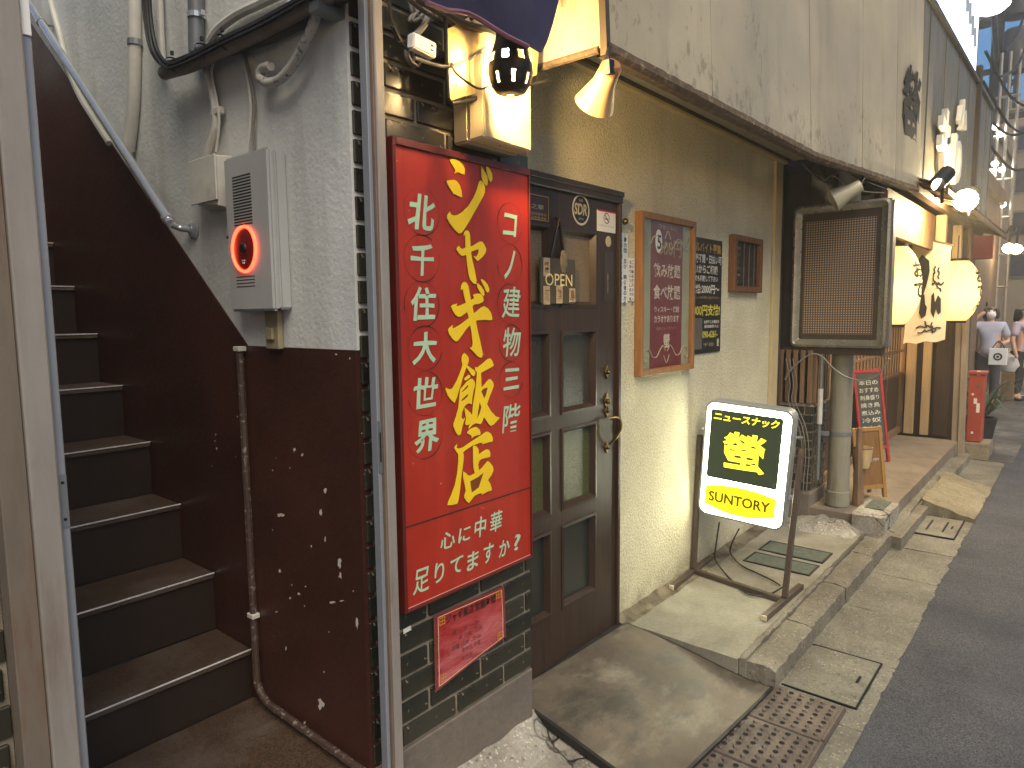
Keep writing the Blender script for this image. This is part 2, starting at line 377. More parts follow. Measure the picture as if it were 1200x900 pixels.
M_WOODO = mat('orange_timber_frame', S(146, 102, 58), 0.5, var=0.25, sc_=7, bump=0.15, stretch=(5, 5, 0.8))
M_WOODD = mat('dark_stained_timber', S(62, 46, 34), 0.55, var=0.3, sc_=5, bump=0.25, stretch=(8, 8, 0.6))
M_WOODM = mat('weathered_timber', S(120, 94, 68), 0.7, var=0.3, sc_=5, bump=0.3, stretch=(8, 8, 0.6))
M_PAPER = mat('paper_white', S(222, 220, 206), 0.7, var=0.06, bump=0.05)
M_INK = mat('black_ink', S(26, 24, 22), 0.7, var=0.1, bump=0)
M_WHITE = mat('white_plastic', S(228, 228, 224), 0.4, var=0.05, bump=0.03)
M_BEIGE = mat('beige_plastic', S(204, 188, 148), 0.45, var=0.12, sc_=5, bump=0.06, dirt=S(160, 136, 96), ds=4, dt=(0.55, 0.9))
M_GREYBOX = mat('light_grey_steel', S(176, 178, 176), 0.42, 0.1, var=0.08, sc_=4, bump=0.04)
def m_mat():
    t = NT('worn_rubber_mat'); b = t.noise(2.2, 9, 0.66); g = t.noise(220, 3, 0.6); p = t.noise(2.6, 9, 0.7, t.scale((1.0, 1.5, 1)), 0.3); q = t.noise(3.0, 8, 0.66, t.scale((0.8, 1.6, 1)), 0.2)
    c = t.mix(t.ramp(b, 0.34, 0.66), S(88, 78, 66), S(120, 108, 92)); c = t.mix(t.ramp(p, 0.5, 0.62, 0, 0.8), c, S(64, 62, 55))
    c = t.mix(t.ramp(q, 0.54, 0.72, 0, 0.75), c, S(158, 151, 128)); c = t.mix(t.ramp(g, 0.3, 0.7, 0, 0.3), c, S(50, 42, 32))
    return t.out(c, t.ramp(p, .4, .6, .62, .45), 0, t.bump(g, 0.35, 0.003), 0.4)
M_MAT = m_mat()
M_RUBB = mat('black_rubber', S(34, 33, 31), 0.65, var=0.25, sc_=10, bump=0.2)
M_IRON = mat('rusted_cast_iron', S(98, 86, 79), 0.6, 0.35, var=0.3, sc_=8, bump=0.5, bs=120, dirt=S(70, 60, 52), ds=6)
M_IROND = mat('dark_hole', S(16, 14, 13), 0.9, var=0.2, bump=0)
M_GREENPL = mat('green_grey_plate', S(92, 102, 92), 0.55, 0.3, var=0.25, sc_=30, bump=0.5, bs=160)
M_CREAMS = mat('cream_trim', S(188, 172, 130), 0.6, var=0.12, bump=0.1)

# ================================================================ GROUND
struct('ground', MB().grid(lambda u, v: (-200 + 400 * u, -200 + 400 * v, -0.16), 4, 4), mat('dark_ground', S(64, 62, 60), 0.9, sc_=0.5))
# asphalt road with a ragged edge against the gutter
def road_edge(x): return 0.575 + 0.016 * nz(x, 0, 0, 7) + 0.012 * nz(x, 0, 1, 30) + 0.008 * nz(x, 0, 2, 60) - (0.05 if x > 9.0 else 0)
mb = MB(); xs = [-4 + 0.02 * i for i in range(700)] + [10 + 2.0 * i for i in range(16)]
for i, x in enumerate(xs):
    e_ = road_edge(x); mb.v += [Vector((x, -5, -0.13)), Vector((x, -1.5, -0.085)), Vector((x, e_ - 0.03, -0.098)), Vector((x, e_, -0.106)), Vector((x, e_ + 0.004, -0.15))]
for i in range(len(xs) - 1):
    for k in range(4): mb.f.append((i * 5 + k, (i + 1) * 5 + k, (i + 1) * 5 + k + 1, i * 5 + k + 1))
struct('road', mb, M_ASPH, smooth=True)
# gutter slabs and kerb stones, 0.6 m units
gut = bpy.data.objects.new('gutter', None); col.objects.link(gut); gut['kind'] = 'structure'
ker = bpy.data.objects.new('kerb', None); col.objects.link(ker); ker['kind'] = 'structure'
GX = [0.92 + 0.6 * k for k in range(14)]
for k, x in enumerate(GX):
    if x > 8.3: break
    o = obj('gutter_slab', rough_box(x + 0.004, x + 0.596, 0.565, 0.925, -0.2, -0.102, 14, 10, 0.004, 12, lambda X_, Y_: 0.02 * max(0, (Y_ - 0.86) / 0.07) ** 2 * 0.3 + 0.003 * math.sin(k * 7.1), 0.002, k), M_GUT, None, smooth=True); o.parent = gut
    if 2.8 < x + 0.3 < 8.2:
        x0 = max(x, 2.80)
        o = obj('kerb_stone', rough_box(x0 + 0.003, x + 0.597, 0.925 + 0.006 * math.sin(k * 3.3), 1.045, -0.2, 0.0, 16, 6, 0.006, 18, lambda X_, Y_: -0.012 * math.exp(-((Y_ - 0.925) / 0.018) ** 2) + 0.004 * math.sin(k * 5.7), 0.006, k + 20), M_KERB, None, smooth=True); o.parent = ker
# pavement in front of the snack bar: concrete pad, cracked edging strip, wall fillet
pav = struct('pavement', rough_box(2.775, 5.05, 1.075, 1.70, -0.2, 0.0, 50, 16, 0.0035, 5, lambda X_, Y_: 0.004 * (Y_ - 1.1)), M_PAD, 'pale concrete pavement in front of the cream wall', smooth=True)
obj('edging_strip', rough_box(2.79, 4.15, 1.047, 1.073, -0.2, 0.008, 60, 3, 0.007, 16, None, 0.004, 3), M_KERB, pav, smooth=True)
obj('wall_fillet', MB().grid(lambda u, v: (2.74 + 2.1 * u, 1.675 - 0.075 * v - 0.012 * nz(u * 9, v, 0, 2), 0.004 + 0.03 * (1 - v) ** 2 + 0.004 * nz(u * 30, v * 2, 3, 1)), 60, 4), mat('dark_fillet', S(118, 108, 86), 0.9, var=0.4, sc_=14, bump=0.7, bs=50, dirt=S(74, 66, 50), ds=10, dt=(.42, .62)), pav, smooth=True)
# sloping apron under the mat and broken concrete by the pillar
def apron(u, v):
    x = 0.9 + (2.785 - 0.9) * u; y = 1.72 - (1.72 - 0.93) * v
    z = -0.005 - 0.10 * max(0.0, min(1.0, (1.60 - y) / 0.65)) ** 1.2
    if x < 1.95: z = -0.045 - 0.06 * max(0, (1.5 - y) / 0.5) + 0.012 * nz(x, y, 0, 9)
    return (x, y, z + 0.004 * nz(x, y, 2, 16))
struct('apron', MB().grid(apron, 60, 26), M_OLD, 'cracked pale concrete apron at the foot of the tiled pillar', smooth=True)
ap = bpy.data.objects['apron']
obj('mortar_haunch', MB().grid(lambda u, v: (1.2 + 0.72 * u + 0.03 * nz(u * 5, v, 1, 1.5), 1.52 - 0.17 * v + 0.02 * nz(u * 6, v, 9, 1), -0.03 + 0.06 * (1 - v) ** 1.6 - 0.05 * v * v - 0.03 * max(0, (u - .93) / .07) + 0.012 * nz(u * 8, v * 3, 4, 1)), 30, 8), M_OLD, ap, smooth=True)

# perforated cast-iron drain covers (three plates in a row), top faces with raised studs and dark slots
for k, (x0, x1) in enumerate(((2.545, 2.835), (2.25, 2.54), (1.955, 2.245))):
    t = thing('drain_cover', ('rust brown perforated iron drain plate nearest the kerb stone', 'middle rust brown perforated iron drain plate beside the mat corner', 'rust brown iron drain plate mostly hidden at the bottom of the mat')[k], 'drain cover', (x0, 0.65, -0.1), 'iron drain plates by the mat')
    z = -0.088
    obj('plate', MB().box(x0, x1, 0.648, 1.02, -0.13, z), M_IRON, t, bev=0.004)
    for b_ in ((x0 + .004, x1 - .004, 0.652, 0.666), (x0 + .004, x1 - .004, 1.002, 1.016)): obj('rim', MB().box(b_[0], b_[1], b_[2], b_[3], z + .0005, z + 0.006), M_IRON, t, bev=0.002)
    hm, sm_ = MB(), MB()
    for i in range(8):
        for j in range(8):
            x = x0 + 0.028 + i * (x1 - x0 - 0.056) / 7; y = 0.69 + j * 0.041
            if (i + j) % 2: hm.lathe([(0.0105, 0), (0.0, 0.0002)], (x, y, z + 0.0012), n=10)
            else:
                r = 0.011; sm_.hexa([(x - r, y, z), (x, y - r, z), (x + r, y, z), (x, y + r, z)], [(x - r * .5, y, z + .006), (x, y - r * .5, z + .006), (x + r * .5, y, z + .006), (x, y + r * .5, z + .006)])
    h = obj('drain_holes', hm, M_IROND, t); h['kind'] = 'stuff'
    h = obj('studs', sm_, M_IRON, t); h['kind'] = 'stuff'
# concrete gutter covers
def gutter_cover(x0, x1, label):
    t = thing('gutter_cover', label, 'manhole cover', (x0, 0.6, -0.1), 'concrete covers in the gutter')
    obj('lid', rough_box(x0, x1, 0.625, 0.905, -0.15, -0.092, 10, 8, 0.002, 20, None, 0.002), M_GUT, t, smooth=True)
    fr = MB().box(x0 - .008, x0 - .001, 0.617, 0.913, -0.15, -0.0915).box(x1 + .001, x1 + .008, 0.617, 0.913, -0.15, -0.0915).box(x0 - .001, x1 + .001, 0.617, 0.624, -0.15, -0.0915)
    obj('frame', fr, M_IROND, t); obj('lifting_slot', MB().box(x0 + (x1 - x0) * .45, x0 + (x1 - x0) * .6, 0.66, 0.672, -0.1, -0.0905), M_IROND, t)
    return t
gutter_cover(2.87, 3.31, 'rectangular concrete gutter cover with a slot beside the iron drain plates')
t = gutter_cover(5.50, 6.02, 'brown rectangular gutter cover with metal rim before the rough stone slab')
obj('slot_bar', MB().box(5.62, 5.9, 0.70, 0.712, -0.1, -0.0902), M_IROND, t); obj('slot_bar', MB().box(5.62, 5.9, 0.80, 0.812, -0.1, -0.0902), M_IROND, t)
# rough stone slab laid as a ramp over the gutter
tag(obj('stone_slab', rough_box(6.04, 7.25, 0.56, 0.91, -0.13, -0.075, 22, 14, 0.012, 9, lambda X_, Y_: 0.10 * (Y_ - 0.56) / 0.35 + 0.006 * math.sin(X_ * 75), 0.01, 5), M_STONE, smooth=True), 'rough ridged stone slab tilted over the gutter as a ramp', 'stone slab')
# access plates in the pavement
for k, (x0, x1) in enumerate(((3.93, 4.12), (4.18, 4.39))):
    t = thing('access_plate', ('near green grey chequered access plate set in the concrete pavement', 'far green grey chequered access plate set in the concrete pavement')[k], 'access plate', (x0, 1.3, 0), 'access plates in the pavement')
    obj('plate', MB().box(x0 + .012, x1 - .012, 1.13, 1.49, -0.03, 0.0075), M_GREENPL, t, bev=0.001)
    obj('rim', MB().box(x0, x0 + .01, 1.118, 1.502, -0.03, 0.0085).box(x1 - .01, x1, 1.118, 1.502, -0.03, 0.0085).box(x0 + .01, x1 - .01, 1.118, 1.128, -0.03, 0.0085).box(x0 + .01, x1 - .01, 1.492, 1.502, -0.03, 0.0085), M_RUBB, t)
# rubber mat draped from the door sill down to the drain plates
def matz(x, y): 
    return max(-.074, 0.012 - 0.10 * max(0.0, min(1.0, (1.60 - y) / 0.65)) ** 1.2) + 0.005 * nz(x, y, 5, 4) + 0.004 * math.exp(-((y - 1.32) / .02) ** 2) * max(0, nz(x, 0, 0, 3))
def mat_pt(u, v, dz=0):
    # corners: back left, back right, front right, front left
    a_, b_, c_, d_ = Vector((1.93, 1.655)), Vector((2.755, 1.615)), Vector((2.772, 0.93)), Vector((1.885, 0.985))
    p = (a_ * (1 - u) + b_ * u) * (1 - v) + (d_ * (1 - u) + c_ * u) * v
    return Vector((p.x, p.y, matz(p.x, p.y) + dz))
mb = MB(); NU, NV = 36, 28; mb.grid(lambda u, v: mat_pt(u, v), NU, NV)
tm = thing('rubber_mat', 'worn brown rubber entrance mat sloping from the door to the drain plates', 'mat', (2.3, 1.3, -0.04))
obj('mat_surface', mb, M_MAT, tm, smooth=True)
mb = MB(); W = NV + 1; loop = [(i, 0) for i in range(NU)] + [(NU, j) for j in range(NV)] + [(i, NV) for i in range(NU, 0, -1)] + [(0, j) for j in range(NV, 0, -1)]
for (i, j) in loop:
    c_ = mat_pt(.5, .5); p = mat_pt(i / NU, j / NV); o_ = Vector((p.x - c_.x, p.y - c_.y, 0)).normalized() * 0.012
    mb.v += [p + Vector((0, 0, 0.0006)), p + o_ + Vector((0, 0, -0.002)), p + o_ + Vector((0, 0, -0.03))]
k = len(loop)
for q in range(k):
    for r_ in range(2): mb.f.append((q * 3 + r_, ((q + 1) % k) * 3 + r_, ((q + 1) % k) * 3 + r_ + 1, q * 3 + r_ + 1))
obj('mat_border', mb, M_RUBB, tm)

# ================================================================ STAIRWELL
XW = 1.14; FZ = 0.185
_w0, _w1 = PX(291, 403, XW), PX(44, 37, XW); _ws = (_w1.z - _w0.z) / (_w1.y - _w0.y)
WD = [(1.502, 1.405), (_w0.y, 1.405), (5.4, 1.405 + _ws * (5.4 - _w0.y))]
tw = thing('stairwell', 'white plastered stairwell with dark brown painted wainscot', 'stairwell', (0.75, 2.0, FZ))
wall = MB().prism([(XW, y, z) for y, z in [(1.502, 1.40), (_w0.y, 1.40), (5.4, 1.40 + _ws * (5.4 - _w0.y)), (5.4, 5.2), (1.502, 5.2)]], (1, 0, 0), 0.04)
obj('right_wall', wall, M_PLAS, tw)
wa = obj('wainscot', MB().prism([(XW - 0.004, y, z) for y, z in [(1.502, 0.0)] + WD + [(5.4, 0.0)]], (1, 0, 0), 0.036), M_BROWN, tw)
obj('left_wall', MB().box(0.28, 0.33, 1.52, 5.4, 0, 3.3), M_PLAS, tw)
obj('back_wall', MB().box(0.28, 1.2, 5.4, 5.45, 0, 5.0), M_PLAS, tw)
obj('entrance_floor', rough_box(0.33, XW - 0.003, 1.30, 2.14, -0.1, FZ, 10, 10, 0.0015, 8), M_STEP, tw, smooth=True)
ts = thing('staircase', 'steep brown vinyl staircase with metal edged steps', 'staircase', (0.75, 2.13, FZ))
for k in range(13):
    y = 2.135 + 0.239 * k; z = 0.362 + 0.2135 * k; zb = FZ - .01 if k == 0 else z - 0.2135
    st = obj('step', MB().box(0.33, XW - 0.006, y, y + 0.245, z - 0.02, z), M_STEP, ts, bev=0.003)
    obj('riser', MB().box(0.33, XW - 0.006, y + 0.012, y + 0.03, zb, z - 0.0205), M_RISER, st)
    obj('nosing', MB().box(0.33, XW - 0.006, y - 0.003, y + 0.002, z - 0.0035, z + 0.0015), M_NOSE, st, bev=0.001)
cm = MB(); crnd = random.Random(3)
chips = [(328, 604, 6, 3.5), (376, 601, 2.5, 6), (381, 575, 2.5, 6), (345, 527, 1.8, 4), (354, 533, 2, 2), (398, 660, 4, 7), (399, 675, 3, 7), (389, 706, 5, 2), (400, 704, 4, 1.2), (350, 696, 2.5, 2.5), (328, 669, 2, 3), (418, 731, 2.5, 9), (376, 825, 5, 8), (324, 717, 2.5, 1), (357, 847, 1.5, 3), (340, 701, 1.6, 2), (381, 632, 1.2, 4), (335, 760, 1, 3), (365, 640, 1, 2), (394, 415, 2, 1.5), (410, 420, 1.5, 2.5)]
for _ in range(14): chips.append((crnd.uniform(312, 428), crnd.gauss(650, 110), crnd.uniform(.4, 1.0), crnd.uniform(.4, 1.6)))
for _ in range(6): chips.append((crnd.gauss(255, 14), crnd.gauss(520, 16), crnd.uniform(.4, 1.1), crnd.uniform(.5, 2.2)))
for (x, y, a_, b_) in chips:
    if y < 415: continue
    n = 13; a_ *= .75; b_ *= .75; cm.prism([PX(x + math.cos(k / n * 6.283) * a_ * crnd.uniform(.3, 1.35), y + math.sin(k / n * 6.283) * b_ * crnd.uniform(.3, 1.35), XW - .0041) for k in range(n)], (-1, 0, 0), .0004)
o = obj('paint_chips', cm, mat('filler_white', S(196, 190, 178), .85, var=.15, bump=.4, bs=200), wa); o['kind'] = 'stuff'
# worn pipe in the corner, turning along the floor
t = thing('corner_pipe', 'peeling painted pipe down the brown wall and along the floor', 'pipe', (1.12, 2.09, FZ))
obj('pipe', MB().tube([(1.122, 2.088, 1.40), (1.122, 2.088, 0.36), (1.12, 2.075, 0.26), (1.118, 2.03, 0.222), (1.116, 1.95, 0.215), (1.112, 1.6, 0.21), (1.11, 1.5, 0.21)], 0.012, 8, True, 5), mat('peeling_pipe', S(70, 52, 44), 0.6, var=0.3, sc_=10, bump=0.3, dirt=S(140, 132, 120), ds=70, dt=(0.56, 0.66)), t, smooth=True)
for z in (1.395, 0.5): obj('clip', MB().box(1.108, 1.136, 2.07, 2.106, z - .008, z + .008), M_PIPEW, t, bev=0.002)
# handrail
t = thing('handrail', 'chrome handrail fixed along the stair wall', 'handrail', (1.07, 2.36, 1.7))
a_, b_ = PX(45, 21, 1.075), PX(200, 262, 1.075)
d_ = (a_ - b_).normalized(); obj('rail', MB().tube([b_, b_ + d_ * 4.0], 0.0155, 12), M_STEEL, t, smooth=True)
obj('rail_end', MB().tube([b_ - d_ * .002, b_ + Vector((0.03, 0, -.012)), (XW - .012, b_.y - .035, b_.z - .02)], 0.011, 10, True, 3), M_STEEL, t, smooth=True)
obj('flange', MB().lathe([(0.0, -.012), (0.02, -.012), (0.032, -.004), (0.032, 0)], (XW - .004, b_.y - .035, b_.z - .02), (1, 0, 0), 16), M_STEEL, t, smooth=True)
for q in (0.0, 1.45): 
    p = b_ + d_ * (q + .03); obj('collar', MB().lathe([(0.0155, -.012), (0.02, -.01), (0.02, .01), (0.0155, .012)], p, d_, 12), M_STEEL, t, smooth=True)
p = b_ + d_ * 1.55; obj('bracket', MB().tube([p, p + Vector((.03, 0, -.03)), (XW, p.y, p.z - .03)], 0.006, 8, True, 3), M_STEEL, t)

# ================================================================ TILED PILLARS
COURSE, TW, JT = 0.0735, 0.236, 0.013
_tm = {}
def tile_mesh(w_):
    k = round(w_, 3)
    if k not in _tm:
        me = mesh('tile', MB().box(-k / 2, k / 2, -0.005, 0.006, -(COURSE - JT) / 2, (COURSE - JT) / 2), bev=0.0022); me.materials.append(M_TILE); _tm[k] = me
    return _tm[k]
def tiled_pillar(name, label, x0, x1, zb, ztop, yf, depth, plinth_z, shift=0.0, skip=None):
    t = thing(name, label, 'pillar', ((x0 + x1) / 2, yf + depth / 2, plinth_z))
    obj('mortar_bed', MB().box(x0, x1, yf + 0.003, yf + depth, zb, ztop), M_MORT, t)
    pl = MB(); pl.box(x0 - .002, x1 + .002, yf - 0.006, yf + depth, plinth_z, zb - 0.001); obj('plinth', pl, M_BASE, t, bev=0.004)
    n = int((ztop - zb) / COURSE)
    for r_ in range(n):
        z = zb + COURSE * (r_ + .5) + 0.004; x = x0 - TW * (0.5 if r_ % 2 else 0.0) + shift - TW * 3
        while x < x1:
            a_, b_ = max(x + JT / 2, x0 + .003), min(x + TW - JT / 2, x1 - .001)
            if b_ - a_ > 0.012 and not (skip and skip((a_ + b_) / 2, z)):
                o = obj('tile', tile_mesh(b_ - a_), None, t); o.location = Vector(((a_ + b_) / 2, yf + 0.0015 * (_hash(r_, x) - .5), z)); 
            x += TW
    return t
tiled_pillar('tiled_pillar', 'dark glazed tile pillar behind the big red sign', 1.146, 1.878, 0.197, 2.9, 1.5, 0.19, -0.06, 0.105, lambda x, z: (1.27 < x < 1.76 and 0.72 < z < 1.93))
tiled_pillar('tiled_pillar', 'dark glazed tile pillar at the left edge beside the stairs', 0.02, 0.318, 0.05, 2.9, 1.5, 0.19, -0.06, 0.06)
# gate rails
def gate_post(label, segs, ztop):
    t = thing('gate_post', label, 'gate post', ((segs[0][0] + segs[0][1]) / 2, 1.45, 0)); return t
t = gate_post('grey aluminium gate rail left of the red sign', [(1.115, 1.205)], 2.6)
obj('side_rail', MB().box(1.134, 1.1455, 1.418, 1.446, 0.0, 2.33), M_ALUB, t, bev=0.002)
obj('groove', MB().box(1.146, 1.151, 1.409, 1.444, 0.0, 2.33), mat('stained_groove', S(124, 104, 88), .6, .1), t, bev=0.001)
obj('face_rail', MB().box(1.1515, 1.180, 1.404, 1.450, -0.05, 2.55), M_ALU, t, bev=0.003)
obj('wall_fixing', MB().box(1.182, 1.200, 1.44, 1.493, -0.05, 2.55), M_GALV, t)
sp = obj('strike_plate', MB().box(1.1345, 1.1450, 1.4155, 1.4178, 1.08, 1.22), M_GALV, t); obj('latch_hole', MB().box(1.1375, 1.142, 1.4145, 1.4154, 1.11, 1.19), M_IROND, sp)
obj('header', MB().box(0.36, 1.151, 1.41, 1.446, 2.331, 2.42), M_ALU, t, bev=0.003)
t = gate_post('grey aluminium gate rail at the left edge before the stairs', [(0.3, 0.42)], 2.6)
obj('side_rail', MB().box(0.318, 0.360, 1.44, 1.495, -0.05, 2.55), mat('stained_rail', S(120, 108, 94), 0.6, 0.1, var=0.3, sc_=6, bump=0.1, dirt=S(92, 62, 36), ds=6, dt=(0.5, 0.75), stretch=(3, 3, 0.5)), t, bev=0.002)
obj('face_rail', MB().box(0.3605, 0.405, 1.43, 1.495, -0.05, 2.33), M_ALU, t, bev=0.003)
obj('back_rail', MB().box(0.4055, 0.422, 1.445, 1.495, -0.05, 2.33), M_ALUB, t, bev=0.002)
sp = obj('strike_plate', MB().box(0.407, 0.421, 1.4425, 1.4448, 1.11, 1.21), M_GALV, t)
for z in (1.125, 1.195): obj('screw', MB().lathe([(0.0, -.001), (0.003, -.0008), (0.003, 0)], (0.414, 1.4424, z), (0, 1, 0), 8), M_IROND, sp)
obj('hinge_plate', MB().box(0.407, 0.4215, 1.4415, 1.4445, 1.99, 2.2), M_WHITE, t, bev=0.001)

# ================================================================ ON THE STAIRWELL WALL
t = thing('alarm_box', 'light grey wall box with a glowing red ring on the stairwell wall', 'alarm box', (1.1, 1.92, 1.52))
XB = 1.077
obj('body', MB().box(1.101, XW - .001, 1.80, 2.045, 1.518, 1.972), M_GREYBOX, t, bev=0.006, seg=2)
dr = obj('door', MB().box(XB, 1.0995, 1.797, 2.048, 1.514, 1.976), M_GREYBOX, t, bev=0.007, seg=2)
def slots(p0, p1, n, th):
    a_, b_ = PX(*p0, XB), PX(*p1, XB); m_ = MB()
    for k in range(n):
        z = a_.z + (b_.z - a_.z) * k / (n - 1); m_.box(XB - .0006, XB + .002, min(a_.y, b_.y), max(a_.y, b_.y), z - th, z + th)
    return m_
o = obj('louvre', slots((272, 209), (296, 261), 17, 0.0022), M_IROND, dr); o['kind'] = 'stuff'
o = obj('louvre', slots((277, 325), (299, 335), 4, 0.0012), M_IROND, dr); o['kind'] = 'stuff'
rc = PX(287, 292, XB)
obj('ring_light', MB().lathe([(0.0625, 0), (0.0625, .005), (0.065, .008), (0.069, .007), (0.071, 0)], rc, (-1, 0, 0), 36), emit('red_ring_glow', (1.0, 0.05, 0.02, 1), 1.6), t, smooth=True)
rp = obj('button_plate', MB().lathe([(0.0, 0.005), (0.054, 0.005), (0.0622, 0.001)], rc, (-1, 0, 0), 32), mat('dark_red_lens', S(104, 20, 18), 0.3, var=0.1, bump=0), t, smooth=True)
obj('push_button', MB().lathe([(0.0, 0.012), (0.012, 0.012), (0.017, 0.008), (0.018, 0.0045)], rc + Vector((0, 0, .002)), (-1, 0, 0), 20), M_BLK, rp, smooth=True)
obj('button_mark', MB().box(XB - .0075, XB - .0055, rc.y - .008, rc.y + .008, rc.z - .035, rc.z - .032).box(XB - .0075, XB - .0055, rc.y - .006, rc.y + .006, rc.z - .043, rc.z - .038), M_WHITE, rp)
obj('lock', MB().lathe([(0.0, .003), (0.004, .003), (0.005, 0)], PX(267, 278, XB), (-1, 0, 0), 10), M_BLK, dr)
t = thing('junction_box', 'small dented white metal box behind the grey alarm box', 'junction box', (1.11, 2.19, 1.85))
obj('body', MB().hexa([(1.085, 2.105, 1.845), (XW - .001, 2.105, 1.835), (XW - .001, 2.275, 1.855), (1.085, 2.27, 1.87)], [(1.085, 2.105, 2.0), (XW - .001, 2.105, 2.005), (XW - .001, 2.275, 2.01), (1.085, 2.27, 2.005)]), M_PIPEW, t, bev=0.003)
obj('flap', MB().box(1.078, 1.084, 2.10, 2.275, 1.862, 2.002), M_PIPEW, t, bev=0.002)
tag(obj('wall_switch', MB().box(1.118, XW - .0045, PX(327, 400, 1.12).y, PX(312, 400, 1.12).y, PX(320, 409, 1.12).z, 1.5165).box(1.108, 1.1175, PX(323, 400, 1.12).y, PX(315, 400, 1.12).y, PX(320, 398, 1.12).z, PX(320, 384, 1.12).z), mat('old_beige_plastic', S(150, 138, 108), 0.5), bev=0.002), 'small beige fitting under the grey alarm box', 'switch')
def wpath(px, X): return [PX(x, y, X) for x, y in px]
def cable(name, label, cat, pts, r, m, n=8, sm=5, group=None, lab2=None):
    return tag(obj(name, MB().tube(pts, r, n, True, sm), m, smooth=True), label, cat, group)
t = thing('conduit', 'thick white conduit running up the upper stairwell wall', 'conduit', tuple(PX(152, 174, 1.115)))
obj('pipe', MB().tube(wpath([(157, -40), (158, 40), (157, 110), (154, 150), (151, 176)], 1.117), 0.022, 12, True, 4), M_PIPEW, t, smooth=True)
obj('clip', MB().lathe([(0.0225, -.012), (0.026, -.01), (0.026, .01), (0.0225, .012)], PX(158, 50, 1.117), (0, 0, 1), 12), M_GALV, t)
cable('conduit', 'thin pale conduit behind the handrail at the top of the stairs', 'conduit', wpath([(56, -14), (62, 12), (70, 40), (78, 75), (92, 110), (110, 140), (128, 168)], 1.128), 0.012, M_PIPEW)
t = thing('conduit', 'grey flexible conduit dropping behind the black cable bundle', 'conduit', tuple(PX(230, 60, 1.1)))
obj('pipe', MB().tube(wpath([(229, -60), (230, 62)], 1.11), 0.024, 14), mat('grey_flex', S(120, 124, 128), 0.4, 0.4, var=0.15), t, smooth=True)
obj('clamp', MB().lathe([(0.0245, -.008), (0.028, -.008), (0.028, .008), (0.0245, .008)], PX(230, 19, 1.11), (0, 0, 1), 14), M_STEEL, t)
obj('clamp_screw', MB().box(*(lambda p: (p.x - .006, p.x + .006, p.y - .045, p.y - .028, p.z - .008, p.z + .008))(PX(230, 19, 1.11))), M_STEEL, t)
cable('conduit', 'narrow pale pipe beside the grey flexible conduit', 'conduit', wpath([(186, -40), (188, 20), (189, 45), (191, 76)], 1.118), 0.011, M_PIPEW)
# black bundle
t = thing('cable_bundle', 'bundle of black cables tied to a grey pipe across the upper wall', 'cables', tuple(PX(190, 76, 1.09)))
bp = [(192, 86), (225, 76), (262, 58), (300, 40), (345, 16), (385, -6), (420, -30)]
obj('grey_pipe', MB().tube([p + Vector((0, 0, 0)) for p in wpath(bp, 1.085)], 0.021, 12, True, 4), mat('grey_lagging', S(120, 114, 106), 0.7, var=0.25, sc_=9, bump=0.3), t, smooth=True)
obj('dark_duct', MB().tube(wpath([(232, 64), (280, 52), (330, 34), (372, 12), (410, -14)], 1.115), 0.024, 10, True, 4), mat('dark_duct', S(56, 54, 52), 0.55), t, smooth=True)
for k, (dx, dy, X_) in enumerate(((0, 0, 1.07), (5, 2, 1.062), (2, 7, 1.056), (-2, 3, 1.075))):
    pts = wpath([(170 + dx, -40), (171 + dx, 10), (176 + dx, 45 + dy), (184 + dx, 66 + dy * .6), (196 + dx, 73 + dy), (225, 63 + dy), (262, 44 + dy), (300, 26 + dy), (340, 4 + dy), (380, -20 + dy)], X_)
    obj('black_cable', MB().tube(pts, 0.0062, 7, True, 5), M_CABLEB, t, smooth=True)
for (x, y) in ((205, 76), (240, 60), (264, 50)):
    p = PX(x, y, 1.075); obj('cable_tie', MB().lathe([(0.03, -.003), (0.0315, 0), (0.03, .003)], p, (0, -0.85, 0.5), 14), M_CABLEB, t)
    obj('tie_head', MB().box(p.x - .012, p.x - .004, p.y - .006, p.y + .004, p.z + .028, p.z + .04), M_CABLEB, t)
cable('conduit', 'pale pipe arching above the black cable bundle', 'conduit', wpath([(246, 48), (258, 32), (280, 16), (305, 4), (330, -8)], 1.12), 0.014, M_PIPEW)
t = thing('conduit', 'white cable pipe dropping from the bundle into the dented box', 'conduit', tuple(PX(246, 176, 1.11)))
obj('pipe', MB().tube(wpath([(240, 72), (247, 100), (252, 125), (253, 148), (247, 168), (243, 180)], 1.12), 0.0125, 10, True, 4), M_PIPEW, t, smooth=True)
obj('thin_cable', MB().tube(wpath([(252, 66), (248, 85), (254, 118), (257, 145), (253, 178)], 1.112), 0.004, 6, True, 4), M_PIPEW, t, smooth=True)
obj('clip', MB().box(*(lambda p: (p.x - .006, p.x + .016, p.y - .034, p.y + .022, p.z - .012, p.z + .012))(PX(252, 131, 1.115))), M_PIPEW, t, bev=0.004)
for k, (dx, m_) in enumerate(((0, M_PIPEW), (4, M_CABLEG))):
    cable('wire', ('white wire hanging from the bundle to the alarm box', 'grey wire hanging beside the white one to the alarm box')[k], 'wire', wpath([(280 + dx, 58), (285 + dx, 72), (291 + dx, 98), (294 + dx, 125), (293 + dx, 150), (290 + dx * 2, 177)], 1.125), 0.0042, m_, 7, 4)
cable('conduit', 'white speckled conduit end curled into a hook under the bundle', 'conduit', wpath([(375, 4), (368, 26), (356, 54), (342, 78), (328, 93), (314, 97), (305, 91), (307, 81), (317, 77)], 1.10), 0.0135, mat('speckled_conduit', S(180, 178, 170), 0.6, var=0.2, dirt=S(90, 88, 82), ds=60, dt=(0.55, 0.62)), 10)
